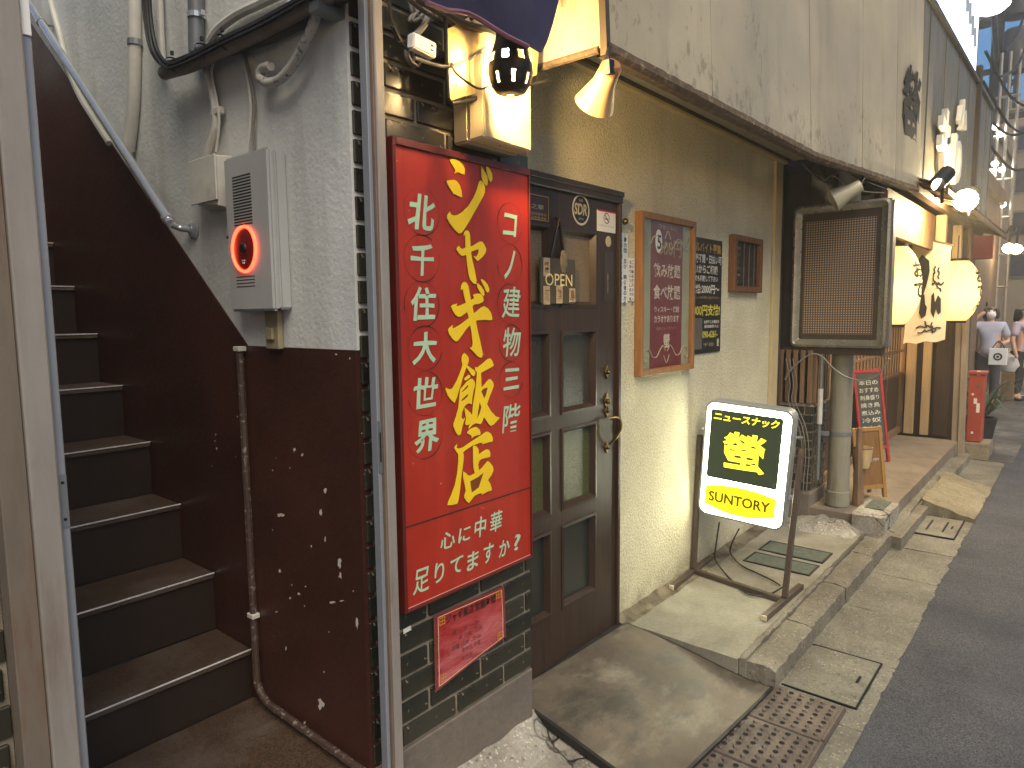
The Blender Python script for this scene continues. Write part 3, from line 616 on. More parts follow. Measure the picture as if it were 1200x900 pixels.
obj('conduit_mount', MB().box(*(lambda p: (1.06, XW, p.y - .02, p.y + .02, p.z - .03, p.z + .02))(PX(383, 4, 1.1))), M_GALV, tw)
obj('filler_blob', MB().lathe([(0.0, -.012), (0.02, -.01), (0.034, -.002), (0.036, .004)], PX(292, 76, XW), (1, 0, 0), 12), M_PIPEW, tw, smooth=True)

# ================================================================ BIG RED SIGN
SX0, SX1, SZ0, SZ1, SY = 1.238, 1.830, 0.643, 1.975, 1.450
t = thing('red_signboard', 'tall red signboard with large yellow brush lettering on the tiled pillar', 'sign', (1.53, 1.47, SZ0))
obj('panel', MB().box(SX0 + .012, SX1 - .006, SY + .006, 1.49, SZ0 + .008, SZ1 - .02), M_RED, t)
fr = [(SX0, SX0 + .0118, SZ0, SZ1), (SX1 - .0058, SX1, SZ0, SZ1), (SX0 + .012, SX1 - .006, SZ1 - .0198, SZ1), (SX0 + .012, SX1 - .006, SZ0, SZ0 + .0078)]
for x0, x1, z0, z1 in fr: obj('frame_bar', MB().box(x0, x1, SY - .002, 1.492, z0, z1), M_REDF, t, bev=0.0015)
obj('pale_edge_line', MB().box(SX0 + .014, SX1 - .008, SY + .0045, SY + .0058, SZ0 + .009, SZ0 + .0115), mat('pale_pink_edge', S(214, 150, 130), 0.5, var=0.1), t)  # thin pale pink line along the panel's bottom edge
PL = SY + .0058
zl = PY(520, 604, PL).z
obj('divider_line', MB().box(SX0 + .014, SX1 - .008, PL - .0008, PL, zl - .0022, zl + .0022), M_LINE, t)
K = 90 / 736.0
YL = {  # brush characters traced as outlines: (y origin of the tracing, [outline, holes...])
 'a': (175, [[[(136, 104), (150, 92), (185, 92), (225, 112), (262, 150), (280, 190), (278, 244), (250, 238), (225, 222), (205, 222), (184, 236), (180, 226), (190, 206), (172, 168), (148, 132)]],
   [[(104, 304), (122, 296), (150, 294), (182, 292), (208, 312), (232, 346), (246, 392), (254, 458), (240, 458), (205, 442), (182, 428), (172, 434), (165, 420), (140, 378), (116, 340)]],
   [[(436, 166), (448, 182), (476, 226), (494, 262), (499, 300), (496, 340), (486, 352), (466, 330), (446, 290), (438, 250)]],
   [[(484, 166), (500, 170), (524, 200), (540, 240), (543, 278), (534, 310), (522, 312), (506, 282), (492, 230), (484, 190)]],
   [[(420, 304), (436, 300), (456, 318), (472, 360), (470, 410), (452, 456), (416, 520), (366, 610), (312, 706), (270, 770), (248, 800), (224, 808), (180, 770), (136, 712), (108, 658), (112, 630), (136, 598), (142, 620), (170, 634), (208, 630), (254, 602), (312, 546), (362, 466), (396, 384), (410, 330)]]]),
 'b': (260, [[[(270, 138), (274, 104), (288, 84), (306, 82), (322, 98), (330, 130), (334, 236), (352, 232), (420, 190), (444, 188), (466, 216), (484, 256), (482, 290), (450, 336), (404, 376), (392, 366), (368, 338), (368, 326), (384, 336), (400, 322), (412, 292), (412, 262), (344, 284), (340, 300), (352, 370), (376, 470), (392, 560), (390, 596), (364, 592), (330, 552), (316, 500), (304, 410), (294, 318), (252, 328), (224, 304), (202, 268), (206, 244), (228, 230), (236, 248), (256, 262), (288, 246), (286, 180), (284, 112)]]]),
 'c': (320, [[[(432, 62), (444, 58), (470, 76), (496, 108), (514, 150), (512, 176), (500, 188), (484, 176), (466, 130), (446, 96)]],
   [[(396, 98), (410, 102), (440, 132), (464, 172), (468, 204), (460, 222), (446, 212), (420, 174), (400, 136)]],
   [[(242, 166), (246, 120), (262, 90), (280, 84), (300, 98), (314, 130), (326, 196), (338, 262), (370, 240), (358, 216), (366, 206), (396, 196), (428, 198), (452, 226), (460, 258), (448, 280), (410, 296), (368, 302), (352, 320), (364, 386), (392, 368), (432, 332), (464, 318), (500, 338), (530, 380), (542, 430), (540, 450), (520, 452), (470, 448), (392, 454), (386, 470), (404, 560), (430, 670), (450, 764), (446, 804), (428, 812), (400, 796), (362, 754), (330, 722), (332, 712), (348, 712), (356, 680), (346, 580), (332, 500), (300, 528), (252, 596), (216, 646), (194, 656), (164, 634), (130, 586), (120, 550), (128, 528), (162, 500), (164, 512), (156, 532), (190, 522), (250, 484), (318, 432), (302, 372), (276, 392), (240, 418), (214, 418), (186, 396), (160, 354), (148, 320), (166, 304), (210, 292), (192, 316), (230, 312), (290, 286), (278, 240), (262, 160), (256, 150)]]]),
 'd': (405, [[[(252, 110), (262, 84), (276, 72), (296, 86), (316, 114), (318, 148), (304, 190), (340, 214), (372, 240), (384, 260), (368, 294), (346, 282), (296, 206), (262, 300), (238, 392), (226, 420), (206, 490), (182, 550), (156, 528), (118, 480), (100, 434), (98, 402), (112, 410), (140, 420), (164, 408), (208, 330), (248, 226), (258, 180), (250, 150)]],
   [[(276, 314), (318, 278), (332, 290), (330, 306), (290, 334), (276, 330)]],
   [[(236, 420), (300, 346), (336, 320), (352, 318), (372, 344), (376, 380), (360, 440), (350, 500), (346, 564), (322, 552), (296, 562), (272, 588), (252, 640), (246, 690), (266, 708), (282, 692), (262, 748), (250, 800), (240, 850), (216, 860), (192, 828), (172, 776), (172, 750), (196, 680), (218, 600), (228, 500)],
      [(250, 440), (308, 376), (314, 392), (300, 412), (256, 446)], [(246, 520), (312, 458), (310, 486), (280, 516), (248, 534)]],
   [[(276, 592), (296, 608), (330, 640), (350, 668), (360, 560), (380, 440), (392, 330), (398, 262), (378, 232), (380, 204), (398, 212), (440, 180), (500, 128), (524, 122), (544, 150), (556, 188), (540, 204), (480, 236), (432, 262), (436, 330), (438, 404), (470, 372), (506, 326), (524, 320), (548, 348), (556, 384), (540, 430), (508, 510), (492, 562), (528, 626), (574, 676), (614, 690), (600, 706), (560, 752), (530, 770), (512, 756), (484, 716), (462, 684), (440, 740), (428, 752), (384, 744), (352, 760), (316, 796), (322, 768), (332, 750), (296, 764), (284, 752), (292, 700), (282, 640)],
      [(448, 420), (484, 402), (500, 408), (482, 480), (466, 510), (450, 470), (436, 440)], [(420, 540), (440, 590), (428, 640), (404, 690), (394, 712), (402, 650)]]]),
 'e': (490, [[[(304, 134), (330, 106), (370, 86), (392, 84), (420, 108), (432, 144), (424, 160), (400, 164), (368, 174), (346, 194), (346, 172), (326, 156), (306, 148)]],
   [[(180, 288), (190, 264), (206, 250), (200, 284), (222, 292), (262, 280), (340, 226), (430, 168), (480, 132), (500, 128), (530, 148), (548, 190), (546, 224), (520, 228), (480, 240), (448, 250), (452, 236), (424, 236), (350, 264), (290, 304), (262, 326), (270, 356), (264, 430), (246, 560), (234, 680), (220, 780), (206, 820), (160, 830), (114, 834), (122, 800), (150, 740), (186, 640), (208, 530), (218, 420), (218, 344), (196, 318)]],
   [[(358, 276), (370, 262), (390, 268), (410, 296), (414, 350), (450, 320), (490, 298), (510, 302), (524, 330), (522, 370), (490, 380), (450, 388), (420, 404), (408, 440), (412, 500), (440, 482), (480, 434), (500, 410), (520, 424), (548, 462), (554, 500), (534, 546), (500, 592), (524, 626), (538, 680), (532, 694), (500, 702), (466, 720), (444, 734), (450, 718), (410, 724), (372, 744), (340, 786), (318, 812), (296, 796), (276, 762), (276, 740), (290, 700), (280, 640), (264, 570), (264, 510), (284, 520), (312, 548), (336, 550), (376, 528), (364, 480), (360, 420), (360, 330)],
      [(330, 604), (400, 566), (462, 520), (440, 590), (416, 664), (380, 692), (346, 716), (336, 660)]]]),
}
for ch, (y0, polys) in YL.items():
    m_, m2 = MB(), MB()
    for q, loops in enumerate(polys):
        L = [[PY(510 + zx * K, y0 + zy * K, PL - .0004) for zx, zy in lp] for lp in loops]
        m_.prism(L[0], (0, -1, 0), 0.0022 + 0.0002 * q, L[1:])
        c_ = sum(L[0], Vector()) / len(L[0]); out = []
        for i, p in enumerate(L[0]):
            e_ = (L[0][(i + 1) % len(L[0])] - L[0][i - 1]); nn_ = Vector((e_.z, 0, -e_.x)).normalized() * 0.0028; out.append((p, nn_))
        area = sum(L[0][i - 1].x * L[0][i].z - L[0][i].x * L[0][i - 1].z for i in range(len(L[0])))
        sg = 1 if area > 0 else -1
        m2.prism([p + nn_ * sg for p, nn_ in out], (0, -1, 0), 0.0006 + 0.0001 * q)
    o = obj('character', m_, M_YEL, t); obj('outline', m2, M_YELB, o)
for s_, x, y, w_, h_ in (('北', 494, 249, .100, .100), ('千', 495, 304, .088, .092), ('住', 496, 356, .098, .098), ('大', 498, 408, .096, .092), ('世', 498.5, 460, .094, .088), ('界', 500, 511, .094, .098),
                         ('コ', 597.5, 264, .068, .072), ('ノ', 597, 310, .050, .094), ('建', 599, 355, .090, .100), ('物', 599.5, 401, .090, .096), ('三', 599.5, 444, .080, .070), ('階', 599, 490, .086, .092),
                         ('心', 524.7, 632.7, .066, .052), ('に', 544, 626, .054, .046), ('中', 562.7, 617.3, .054, .066), ('華', 581.3, 610.7, .060, .068),
                         ('足', 494, 680, .066, .074), ('り', 514.7, 670.7, .040, .060), ('て', 534.7, 662.7, .056, .050), ('ま', 554, 656.7, .052, .060), ('す', 572, 648, .050, .064), ('か', 590.7, 642, .054, .056), ('?', 606, 635, .034, .056)):
    big = y < 540
    text('character', s_, PY(x, y, PL), UY, VZ, M_MINT, t, w_=w_, h_=h_, bold=(0.010 if s_ in '建物階華足' else 0.026) if big else (0.008 if s_ in '華足' else 0.016), shear=0.12, lift=0.0012, wob=0.05)
for x, ys, rx, rz in ((494.5, (248, 303, 357), .067, .066), (498.5, (408, 461, 512), .067, .064), (597.5, (262, 310, 356), .062, .065), (599, (402, 445), .060, .060)):
    for y in ys:
        c_ = PY(x, y, PL); a0 = rnd.uniform(0, 6.28); m_ = MB(); n = 40
        m_.grid(lambda u, v: (c_.x + math.cos(a0 + u * 5.6) * (rx + (v - .5) * (.0008 + .0028 * max(0, math.sin(u * 9 + y)))), PL - .0007, c_.z + math.sin(a0 + u * 5.6) * (rz + (v - .5) * (.0008 + .0028 * max(0, math.sin(u * 9 + y))))), n, 1)
        obj('circle_line', m_, M_LINE, t)

# laminated notice under the sign
t = thing('laminated_notice', 'crumpled pink laminated notice taped below the red signboard', 'notice', (1.55, 1.487, 0.35))
A, B_, C_, D_ = PY(508, 721, 1.488), PY(591, 686, 1.488), PY(593, 746, 1.488), PY(510, 812, 1.488)
def nq(u, v, off=0.0):
    p = (A * (1 - u) + B_ * u) * (1 - v) + (D_ * (1 - u) + C_ * u) * v; return Vector((p.x, p.y - off - 0.0016 * nz(u * 3, v * 3, 0, 1.6), p.z))
def m_notice():
    tt = NT('faded_red_print'); b = tt.noise(6, 5, 0.6, tt.scale((1, 1, 2.2)), 1.0); z = tt.xyz()[2]
    c = tt.mix(tt.ramp(b, 0.35, 0.7), S(156, 40, 44), S(196, 108, 108)); c = tt.mix(tt.ramp(z, 0.44, 0.57), c, S(164, 34, 34))
    return tt.out(c, 0.22, 0, tt.bump(tt.noise(14, 4, 0.55, tt.scale((1, 1, 2)), 1.2), 0.5, 0.012), 0.6)
def m_film():
    tt = NT('laminate_film'); return tt.out(S(120, 60, 58), 0.2, 0, None, 0.5)
obj('sheet_border', MB().grid(lambda u, v: nq(u, v), 12, 10), m_film(), t, smooth=True)
pr = obj('print', MB().grid(lambda u, v: nq(0.035 + .93 * u, 0.035 + .93 * v, .0012), 16, 14), m_notice(), t, smooth=True)
mb = MB()
for e0, e1 in (((.05, .05), (.95, .055)), ((.95, .055), (.95, .95)), ((.95, .95), (.05, .95)), ((.05, .95), (.05, .05))):
    mb.grid(lambda u, v: nq(e0[0] + (e1[0] - e0[0]) * u + (v - .5) * .008 * (e1[1] != e0[1] and abs(e1[1] - e0[1]) > .1), e0[1] + (e1[1] - e0[1]) * u + (v - .5) * .012 * (abs(e1[0] - e0[0]) > .1), .0022), 16, 1)
obj('border_line', mb, mat('pale_gold', S(226, 190, 150), 0.5), t)
for u, v in ((.1, .12), (.9, .12), (.1, .88), (.9, .88)):
    text('corner_motif', '卍' if False else '田', nq(u, v, .0022), UY, VZ, mat('gold_print', S(206, 150, 40), 0.5), t, w_=.024, h_=.026, lift=.0004)
_dz = (B_ - A); uu = Vector((_dz.x, 0, _dz.z)).normalized()
text('lettering', 'ジャギ飯店営業時間', nq(.5, .14, .0022), uu, VZ, M_INK, t, w_=.235, h_=.03, bold=.015, lift=.0004)
for k in range(5): text('lettering', ('昼 11:30 - 14:00', '夜 17:00 - 23:00', '日曜 12:00 - 22:00', '定休日 月曜', '北千住')[k], nq(.42 + .06 * (k % 2), .38 + .11 * k, .0022), uu, VZ, mat('faded_ink', S(110, 56, 58), 0.6), t, h_=.016, lift=.0004)
tag(obj('sticker_scrap', MB().prism([PY(472, 738, 1.492), PY(481, 733, 1.492), PY(482, 738, 1.492), PY(473, 743, 1.492)], (0, -1, 0), 0.0006), M_PAPER), 'torn scrap of white sticker on the tiles under the sign', 'sticker')

# ================================================================ ABOVE THE SIGN
t = thing('meter_box', 'beige plastic electric box above the red signboard', 'electric box', (1.63, 1.45, 2.0))
obj('body', MB().box(1.512, 1.752, 1.43, 1.493, 2.004, 2.25), M_BEIGE, t, bev=0.006, seg=2)
cv = obj('cover', MB().hexa([(1.514, 1.4285, 2.006), (1.75, 1.4285, 2.006), (1.745, 1.375, 2.006), (1.522, 1.375, 2.012)][::-1], [(1.514, 1.4285, 2.248), (1.75, 1.4285, 2.248), (1.745, 1.375, 2.248), (1.522, 1.375, 2.248)][::-1]), M_BEIGE, t, bev=0.005, seg=2)
p = PY(596, 118, 1.3745); obj('label_plate', MB().box(p.x - .036, p.x + .03, 1.3735, 1.3748, p.z - .017, p.z + .017), mat('pale_label', S(222, 206, 168), 0.5), cv, bev=0.0004)
text('lettering', 'PVC3P', PY(613, 164, 1.3745), UY, VZ, mat('beige_ink', S(236, 220, 176), 0.5), cv, h_=.007, lift=.0004)
obj('bottom_screw', MB().lathe([(0.004, 0), (0.0, -.002)], (1.62, 1.40, 2.0065), (0, 0, 1), 8), M_BLK, cv)
# crumpled vinyl sheet in a black frame, lit by the lamp
t = thing('vinyl_screen', 'yellowed crumpled vinyl sheet in a black frame above the electric box', 'sheet', (1.6, 1.44, 2.12))
q0, q1, q2, q3 = PY(524, 119, 1.41), PY(629, 88, 1.41), PY(640, -30, 1.41), PY(520, 36, 1.41)
def vin(u, v):
    p = (q0 * (1 - u) + q1 * u) * (1 - v) + (q3 * (1 - u) + q2 * u) * v
    return Vector((p.x, p.y - .006 + .012 * nz(u * 4 + v, v * 1.2, 2, 1.6) + .004 * math.sin(u * 26 + v * 2), p.z))
def m_vinyl():
    tt = NT('yellowed_vinyl'); b = tt.noise(4, 5, .6, tt.scale((2, 2, .6))); c = tt.mix(tt.ramp(b, .35, .7), S(196, 166, 96), S(226, 200, 140))
    return tt.out(c, .35, 0, tt.bump(tt.noise(9, 4, .5, tt.scale((2, 2, .4)), .8), .6, .012), .5)
obj('sheet', MB().grid(vin, 36, 20), m_vinyl(), t, smooth=True)
obj('frame_bar', MB().tube([q3 + Vector((-.004, -.008, .12)), q0 + Vector((-.004, -.008, .006)), q0 + Vector((.012, -.008, -.006)), q1 + Vector((.06, -.008, -.004))], .006, 8), M_BLK, t, smooth=True)
# dark purple cloth hanging in front
t = thing('cloth_awning', 'dark purple cloth edge hanging at the top beside the lamp', 'cloth', (1.35, 1.2, 2.3))
edge = [(500, 3), (522, 12), (545, 14), (562, 22), (580, 34), (597, 44), (618, 54), (634, 63), (641, 50), (648, 28), (655, 0), (660, -22)]
def clo(u, v):
    k = u * (len(edge) - 1); i = min(int(k), len(edge) - 2); f_ = k - i
    x = edge[i][0] * (1 - f_) + edge[i + 1][0] * f_; y = edge[i][1] * (1 - f_) + edge[i + 1][1] * f_
    x = x + (560 + 60 * u - x) * v * .6; y = y + (-95 - y) * v
    return PY(x, y, 1.17 + .02 * math.sin(u * 9 + v * 3) + .05 * v)
obj('fabric', MB().grid(clo, 40, 14), mat('purple_fabric', S(36, 34, 64), 0.85, var=0.3, sc_=3, bump=0.3, bs=200), t, smooth=True)
obj('hem', MB().tube([clo(k / 20, 0) for k in range(12)], .006, 6), mat('mauve_hem', S(124, 82, 96), .8), t, smooth=True)
cable('cable', 'thick black cable crossing the tiles above the white power tap', 'cable', [PY(x, y, 1.40) for x, y in ((478, -14), (500, 4), (525, 18), (548, 30), (575, 36), (600, 44))], .012, M_CABLEB)
cable('cable', 'second black cable under the thick one above the tap', 'cable', [PY(x, y, 1.42) for x, y in ((470, -8), (495, 12), (520, 27), (545, 36), (575, 38), (592, 34))], .006, M_CABLEB)
# coils, power tap, plug
t = thing('power_tap', 'white two socket power tap hanging on the tiles', 'power tap', tuple(PY(494, 55, 1.43)))
a_, b_ = PY(480.5, 47.5, 1.43), PY(508, 61, 1.43)
obj('body', MB().bar(a_, b_, .028, .042, (0, 0, 1)), M_WHITE, t, bev=0.004, seg=2)
dd = (b_ - a_).normalized(); up_ = Vector((-dd.z, 0, dd.x))
pn = obj('socket_face', MB().bar(a_ + dd * .062 + Vector((0, -.0145, 0)), b_ - dd * .006 + Vector((0, -.0145, 0)), .0015, .028, (0, 0, 1)), mat('off_white', S(206, 206, 204), .4, var=.04), t)
for s_ in (-1, 1):
    c_ = b_ - dd * .02 + up_ * (.006 * s_) + Vector((0, -.0157, 0)); obj('slot', MB().bar(c_ - dd * .005, c_ + dd * .005, .0012, .003, (0, 0, 1)), M_IROND, pn)
obj('pilot_light', MB().lathe([(0, .002), (.004, .001), (.005, 0)], a_ + dd * .055 + up_ * .006 + Vector((0, -.014, 0)), (0, -1, 0), 10), emit('amber_pilot', (1, .55, .25, 1), 1.5), t)
obj('cord', MB().tube([a_ + Vector((.02, 0, .02)), PY(497, 30, 1.44), PY(502, 18, 1.45), PY(510, 8, 1.46)], .009, 8, True, 4), M_CABLEG, t, smooth=True)
t = thing('plug_and_cord', 'black plug in the white tap with a thin cord to the lamp', 'plug', tuple(b_))
obj('plug', MB().bar(b_ + dd * .001, b_ + dd * .05, .022, .024, (0, 0, 1)).bar(b_ + dd * .05, b_ + dd * .075, .012, .013, (0, 0, 1)), M_CABLEB, t, bev=.003)
obj('cord', MB().tube([b_ + dd * .07, PY(533, 84, 1.36), PY(550, 98, 1.33), PY(562, 104, 1.31), PY(572, 101, 1.30), PY(580, 93, 1.30)], .0032, 6, True, 5), M_CABLEB, t, smooth=True)
for k, (x, y, r_) in enumerate(((484, 67, .03), (506, 14, .045), (488, 18, .03), (495, 8, .05))):
    c_ = PY(x, y, 1.47); m_ = MB().tube([c_ + Vector((math.cos(q / 12 * 6.4) * r_ * (1 - .01 * q), -.003 * q / 12 + (q > 12) * -.006, math.sin(q / 12 * 6.4 + k) * r_ * .8)) for q in range(22)], .0045, 6, True, 2)
    tag(obj('cable_coil', m_, M_CABLEG, smooth=True), ('small loop of beige cable below the white power tap', 'loose ring of beige cable above the power tap', 'tight loop of grey cable left of the ring above the tap', 'widest loop of beige cable at the top of the tiles')[k], 'cable', 'coiled cables above the sign')
cable('cable', 'grey cord looping from the tap to the lamp bracket', 'cable', [PY(x, y, 1.40) for x, y in ((486, 68), (510, 76), (528, 78), (545, 72), (560, 62), (575, 48), (582, 34))], .0045, M_CABLEG, 6)
cable('cable', 'black cord with an inline switch at the gate rail', 'cable', [PY(x, y, 1.44) for x, y in ((456, -6), (457, 12), (460, 26), (466, 40), (472, 52), (478, 58))], .005, M_CABLEB, 6)
tag(obj('inline_switch', MB().bar(PY(459, 30, 1.43), PY(469, 50, 1.43), .016, .018), M_CABLEB, bev=.005, seg=2), 'glossy black inline switch beside the gate rail top', 'switch')

# perforated lamp shade with the bulb that lights this corner
LP = PY(598, 76, 1.26); LS = 1.16
t = thing('perforated_lamp', 'black perforated egg shaped lamp shade glowing above the electric box', 'lamp', tuple(LP))
prof = [(0.018, 0.085), (0.032, 0.080), (0.036, 0.055), (0.044, 0.03), (0.0525, 0.0), (0.054, -0.02), (0.049, -0.045), (0.036, -0.063), (0.018, -0.070), (0.0, -0.071)]
mb = MB(); n = 40; rows = []
def rad(h):
    for (r0, h0), (r1, h1) in zip(prof, prof[1:]):
        if h1 <= h <= h0: return r0 + (r1 - r0) * (h0 - h) / (h0 - h1)
    return 0.0
hs = [0.085 - 0.004 * k for k in range(39)] + [-0.0705]
cut = set()
for i, h in enumerate(hs):
    for k in range(n):
        ph = (k % 5)
        if 0.004 < h < 0.024 and ph in (0, 1): cut.add((i, k))
        if -0.05 < h < -0.024 and ph == 3: cut.add((i, k))
        if -0.045 < h < 0.06 and (k < 5 or k > 32): cut.add((i, k))  # wide opening added in the shade so the bulb lights the canopy side
for i, h in enumerate(hs):
    r_ = max(rad(h), .0005)
    for k in range(n):
        a_ = 2 * math.pi * (k + .5) / n + 0.22; mb.v.append(LP + Vector((math.cos(a_) * r_, math.sin(a_) * r_, h)) * LS)
for i in range(len(hs) - 1):
    for k in range(n):
        if (i, k) in cut: continue
        mb.f.append((i * n + k, i * n + (k + 1) % n, (i + 1) * n + (k + 1) % n, (i + 1) * n + k))
o = obj('shade', mb, M_BLK, t, smooth=True)
sm = o.modifiers.new('thickness', 'SOLIDIFY'); sm.thickness = 0.002
obj('socket', MB().lathe([(0.0, .13), (.016, .13), (.018, .12), (.018, .07), (.0, .07)], LP, (0, 0, 1), 16), M_BLK, t, smooth=True)
obj('bracket', MB().tube([LP + Vector((0, 0, .12)), LP + Vector((.0, .08, .16)), LP + Vector((0, .23, .16))], .007, 8, True, 3), M_BLK, t, smooth=True)
obj('bulb', MB().lathe([(0.0, .066), (.011, .064), (.013, .045), (.020, .025), (.024, .008), (.021, -.010), (.010, -.022), (0, -.025)], LP, (0, 0, 1), 20), emit('lamp_bulb', (1, .67, .29, 1), 340.0), t, smooth=True)

# ================================================================ METAL FASCIA over the snack bar
def fy(z): return 1.2 + 0.047 * (z - 2.3)
t = thing('fascia_canopy', 'weathered grey metal canopy fascia above the cream wall', 'canopy', (3.0, 1.25, 2.3))
FXA, FXB, FXC = 1.905, 4.05, 5.86
def fz(x): return 2.30 + 0.012 * (x - FXA)
def fpt(x, z):
    if x <= FXB: return Vector((x, fy(z), z))
    k = (x - FXB) / (FXC - FXB); return Vector((x, fy(z) - 0.2 * k - 0.03 * k * (z - 2.3), z))
seams = [1.905, 2.70, 3.98, 4.75, 5.35, 5.86]
for k, (x0, x1) in enumerate(zip(seams, seams[1:])):
    g = 0.0035; mb = MB(); n = 10
    fr_ = lambda u, v: fpt(x0 + g + (x1 - x0 - 2 * g) * u, fz(x0 + (x1 - x0) * u) + .03 + (4.3 - 2.36) * v) + Vector((0, 0.003 * nz(u * 3 + k * 5, v * 4, 0, 1) - .006 * math.sin(u * math.pi), 0))
    mb.grid(fr_, 10, 16); W = 17
    b = len(mb.v); mb.v += [v + Vector((0, .03, 0)) for v in mb.v[:b]]
    for i in range(10): mb.f.append((i * W, (i + 1) * W, b + (i + 1) * W, b + i * W))
    for j in range(16): mb.f.append((j, j + 1, b + j + 1, b + j)); mb.f.append((10 * W + j, 10 * W + j + 1, b + 10 * W + j + 1, b + 10 * W + j))
    obj('front_panel', mb, M_FASC, t, smooth=True)
obj('seam_backing', MB().grid(lambda u, v: fpt(FXA + .01 + (FXC - FXA - .02) * u, 2.34 + 1.9 * v) + Vector((0, .012, 0)), 24, 4), M_BLK, t)
def m_side():
    tt = NT('painted_canopy_side'); b = tt.noise(2.5, 6, .6); c = tt.mix(tt.ramp(b, .35, .7), S(176, 156, 116), S(206, 188, 150))
    k = tt.ramp(tt.noise(7, 7, .72, tt.scale((1, 1.6, .6)), .5), .56, .62); c = tt.mix(tt.math('MULTIPLY', k, .8), c, S(112, 92, 62))
    return tt.out(c, .55, 0, tt.bump(tt.noise(60, 4), .2, .004), .4)
side = MB().prism([(FXA + .001, y, z) for y, z in ((fy(2.36) + .004, 2.335), (1.56, 2.33), (1.56, 4.3), (fy(4.3) + .004, 4.3))], (1, 0, 0), .02)
obj('side_panel', side, m_side(), t)
obj('corner_trim', MB().hexa([(FXA - .008, fy(2.3) - .006, 2.30), (FXA + .016, fy(2.3) - .006, 2.30), (FXA + .016, fy(2.3) + .018, 2.30), (FXA - .008, fy(2.3) + .018, 2.30)], [(FXA - .008, fy(4.3) - .006, 4.3), (FXA + .016, fy(4.3) - .006, 4.3), (FXA + .016, fy(4.3) + .018, 4.3), (FXA - .008, fy(4.3) + .018, 4.3)]), mat('dark_trim', S(84, 74, 60), .6, .3, dirt=S(40, 34, 28), ds=10), t)
mb = MB(); n = 90
for i in range(n + 1):
    x = FXA + (FXC - FXA) * i / n; p = fpt(x, fz(x) + .03); j1, j2 = .006 * nz(x, 0, 0, 22), .006 * nz(x, 5, 0, 30)
    mb.v += [p + Vector((0, -.010 + j1, .008 + j2)), p + Vector((0, -.014 + j2, -.018)), p + Vector((0, .0, -.032 + j1)), p + Vector((0, .035, -.03 + j2)), p + Vector((0, .038, .006))]
for i in range(n):
    for k in range(5): mb.f.append((i * 5 + k, i * 5 + (k + 1) % 5, (i + 1) * 5 + (k + 1) % 5, (i + 1) * 5 + k))
obj('drip_edge', mb, M_LIP, t, smooth=True)
mb = MB().tube([(FXA + .004, 1.23, 2.325), (FXA + .004, 1.56, 2.325)], .013, 8); obj('side_drip_edge', mb, M_LIP, t, smooth=True)
obj('soffit', MB().box(FXA + .025, 4.92, 1.245, 1.67, 2.515, 2.535), M_SOFF, t)
obj('soffit_gap', MB().box(FXA + .025, 4.90, 1.60, 1.625, 2.5105, 2.5145), M_BLK, t)
obj('soffit_bead', MB().box(FXA + .025, 4.90, 1.628, 1.668, 2.495, 2.5145), M_CREAMS, t, bev=.003)
c_ = fpt(5.66, PY(1053, 135, 1.03).z); text('canopy_character', '螢', Vector((5.62, fpt(5.62, 2.9).y - .004, 2.87)), Vector((1, -.11, 0)), VZ, M_INK, t, w_=.38, h_=.62, bold=.03, lift=.006, wob=.05)

# ================================================================ SNACK BAR WALL, DOOR
YW = 1.67
tb = thing('snack_bar_wall', 'cream stucco wall of the snack bar beside the brown door', 'wall', (3.7, 1.75, 0))
DX0, DX1 = 2.06, 2.735
mb = MB().box(DX1, 4.74, YW, YW + .15, -.05, 2.515).box(1.70, DX1, YW, YW + .15, 2.035, 2.515); obj('stucco', mb, M_STUC, tb)
obj('corner_post', MB().box(4.742, 4.875, YW - .02, YW + .15, -.05, 2.512), M_CREAMS, tb, bev=.003)
obj('shaded_gap_strip', MB().box(4.877, 4.97, YW - .0, YW + .15, -.05, 2.512), mat('gap_shade_grey', S(66, 60, 52), .6), tb)  # dark strip put in for the shaded gap beyond the corner post
t = thing('door', 'dark brown panelled door with small glass panes', 'door', (2.4, 1.67, 0))
DY = 1.652
obj('frame_head', MB().box(1.86, DX1 - .002, DY - .022, YW + .05, 1.985, 2.034), M_DOOR, t, bev=.004)
obj('frame_head_cap', MB().box(1.86, DX1 - .004, DY - .03, DY - .0225, 2.012, 2.034), M_DOOR, t, bev=.002)
obj('frame_jamb', MB().box(DX1 - .022, DX1 - .001, DY - .016, YW + .05, 0.0, 1.984), M_DOOR, t, bev=.003)
obj('threshold', MB().box(1.86, DX1 - .001, 1.615, YW + .05, -.04, .008), M_RUBB, t, bev=.003)
lx1 = DX1 - .0235; lx0 = 1.865
xr0, xr1 = PY(659, 480, DY).x, PY(697, 480, DY).x; wl_ = xr1 - xr0; xl1 = PY(643, 480, DY).x; xl0 = xl1 - wl_
zs = [(PY(678, 357, DY).z, PY(678, 272, DY).z), (PY(678, 479, DY).z, PY(678, 389, DY).z), (PY(678, 588, DY).z, PY(678, 501, DY).z), (PY(678, 700, DY).z, PY(678, 611, DY).z)]
zs = [(b_ + .0, a_ + .0) if False else (b_, a_) for b_, a_ in zs]
st = M_DOOR
def leafbox(x0, x1, z0, z1): return MB().box(x0, x1, DY, DY + .04, z0, z1)
obj('stile', leafbox(xr1, lx1, .01, 1.982), st, t); obj('stile', leafbox(xl1, xr0, .01, 1.982), st, t); obj('stile', leafbox(lx0, xl0, .01, 1.982), st, t)
rails = [(.01, zs[3][0])] + [(zs[i + 1][1], zs[i][0]) for i in (2, 1, 0)] + [(zs[0][1], 1.982)]
for z0, z1 in rails:
    obj('rail', leafbox(xr0 + .0002, xr1 - .0002, z0, z1), st, t); obj('rail', leafbox(xl0 + .0002, xl1 - .0002, z0, z1), st, t)
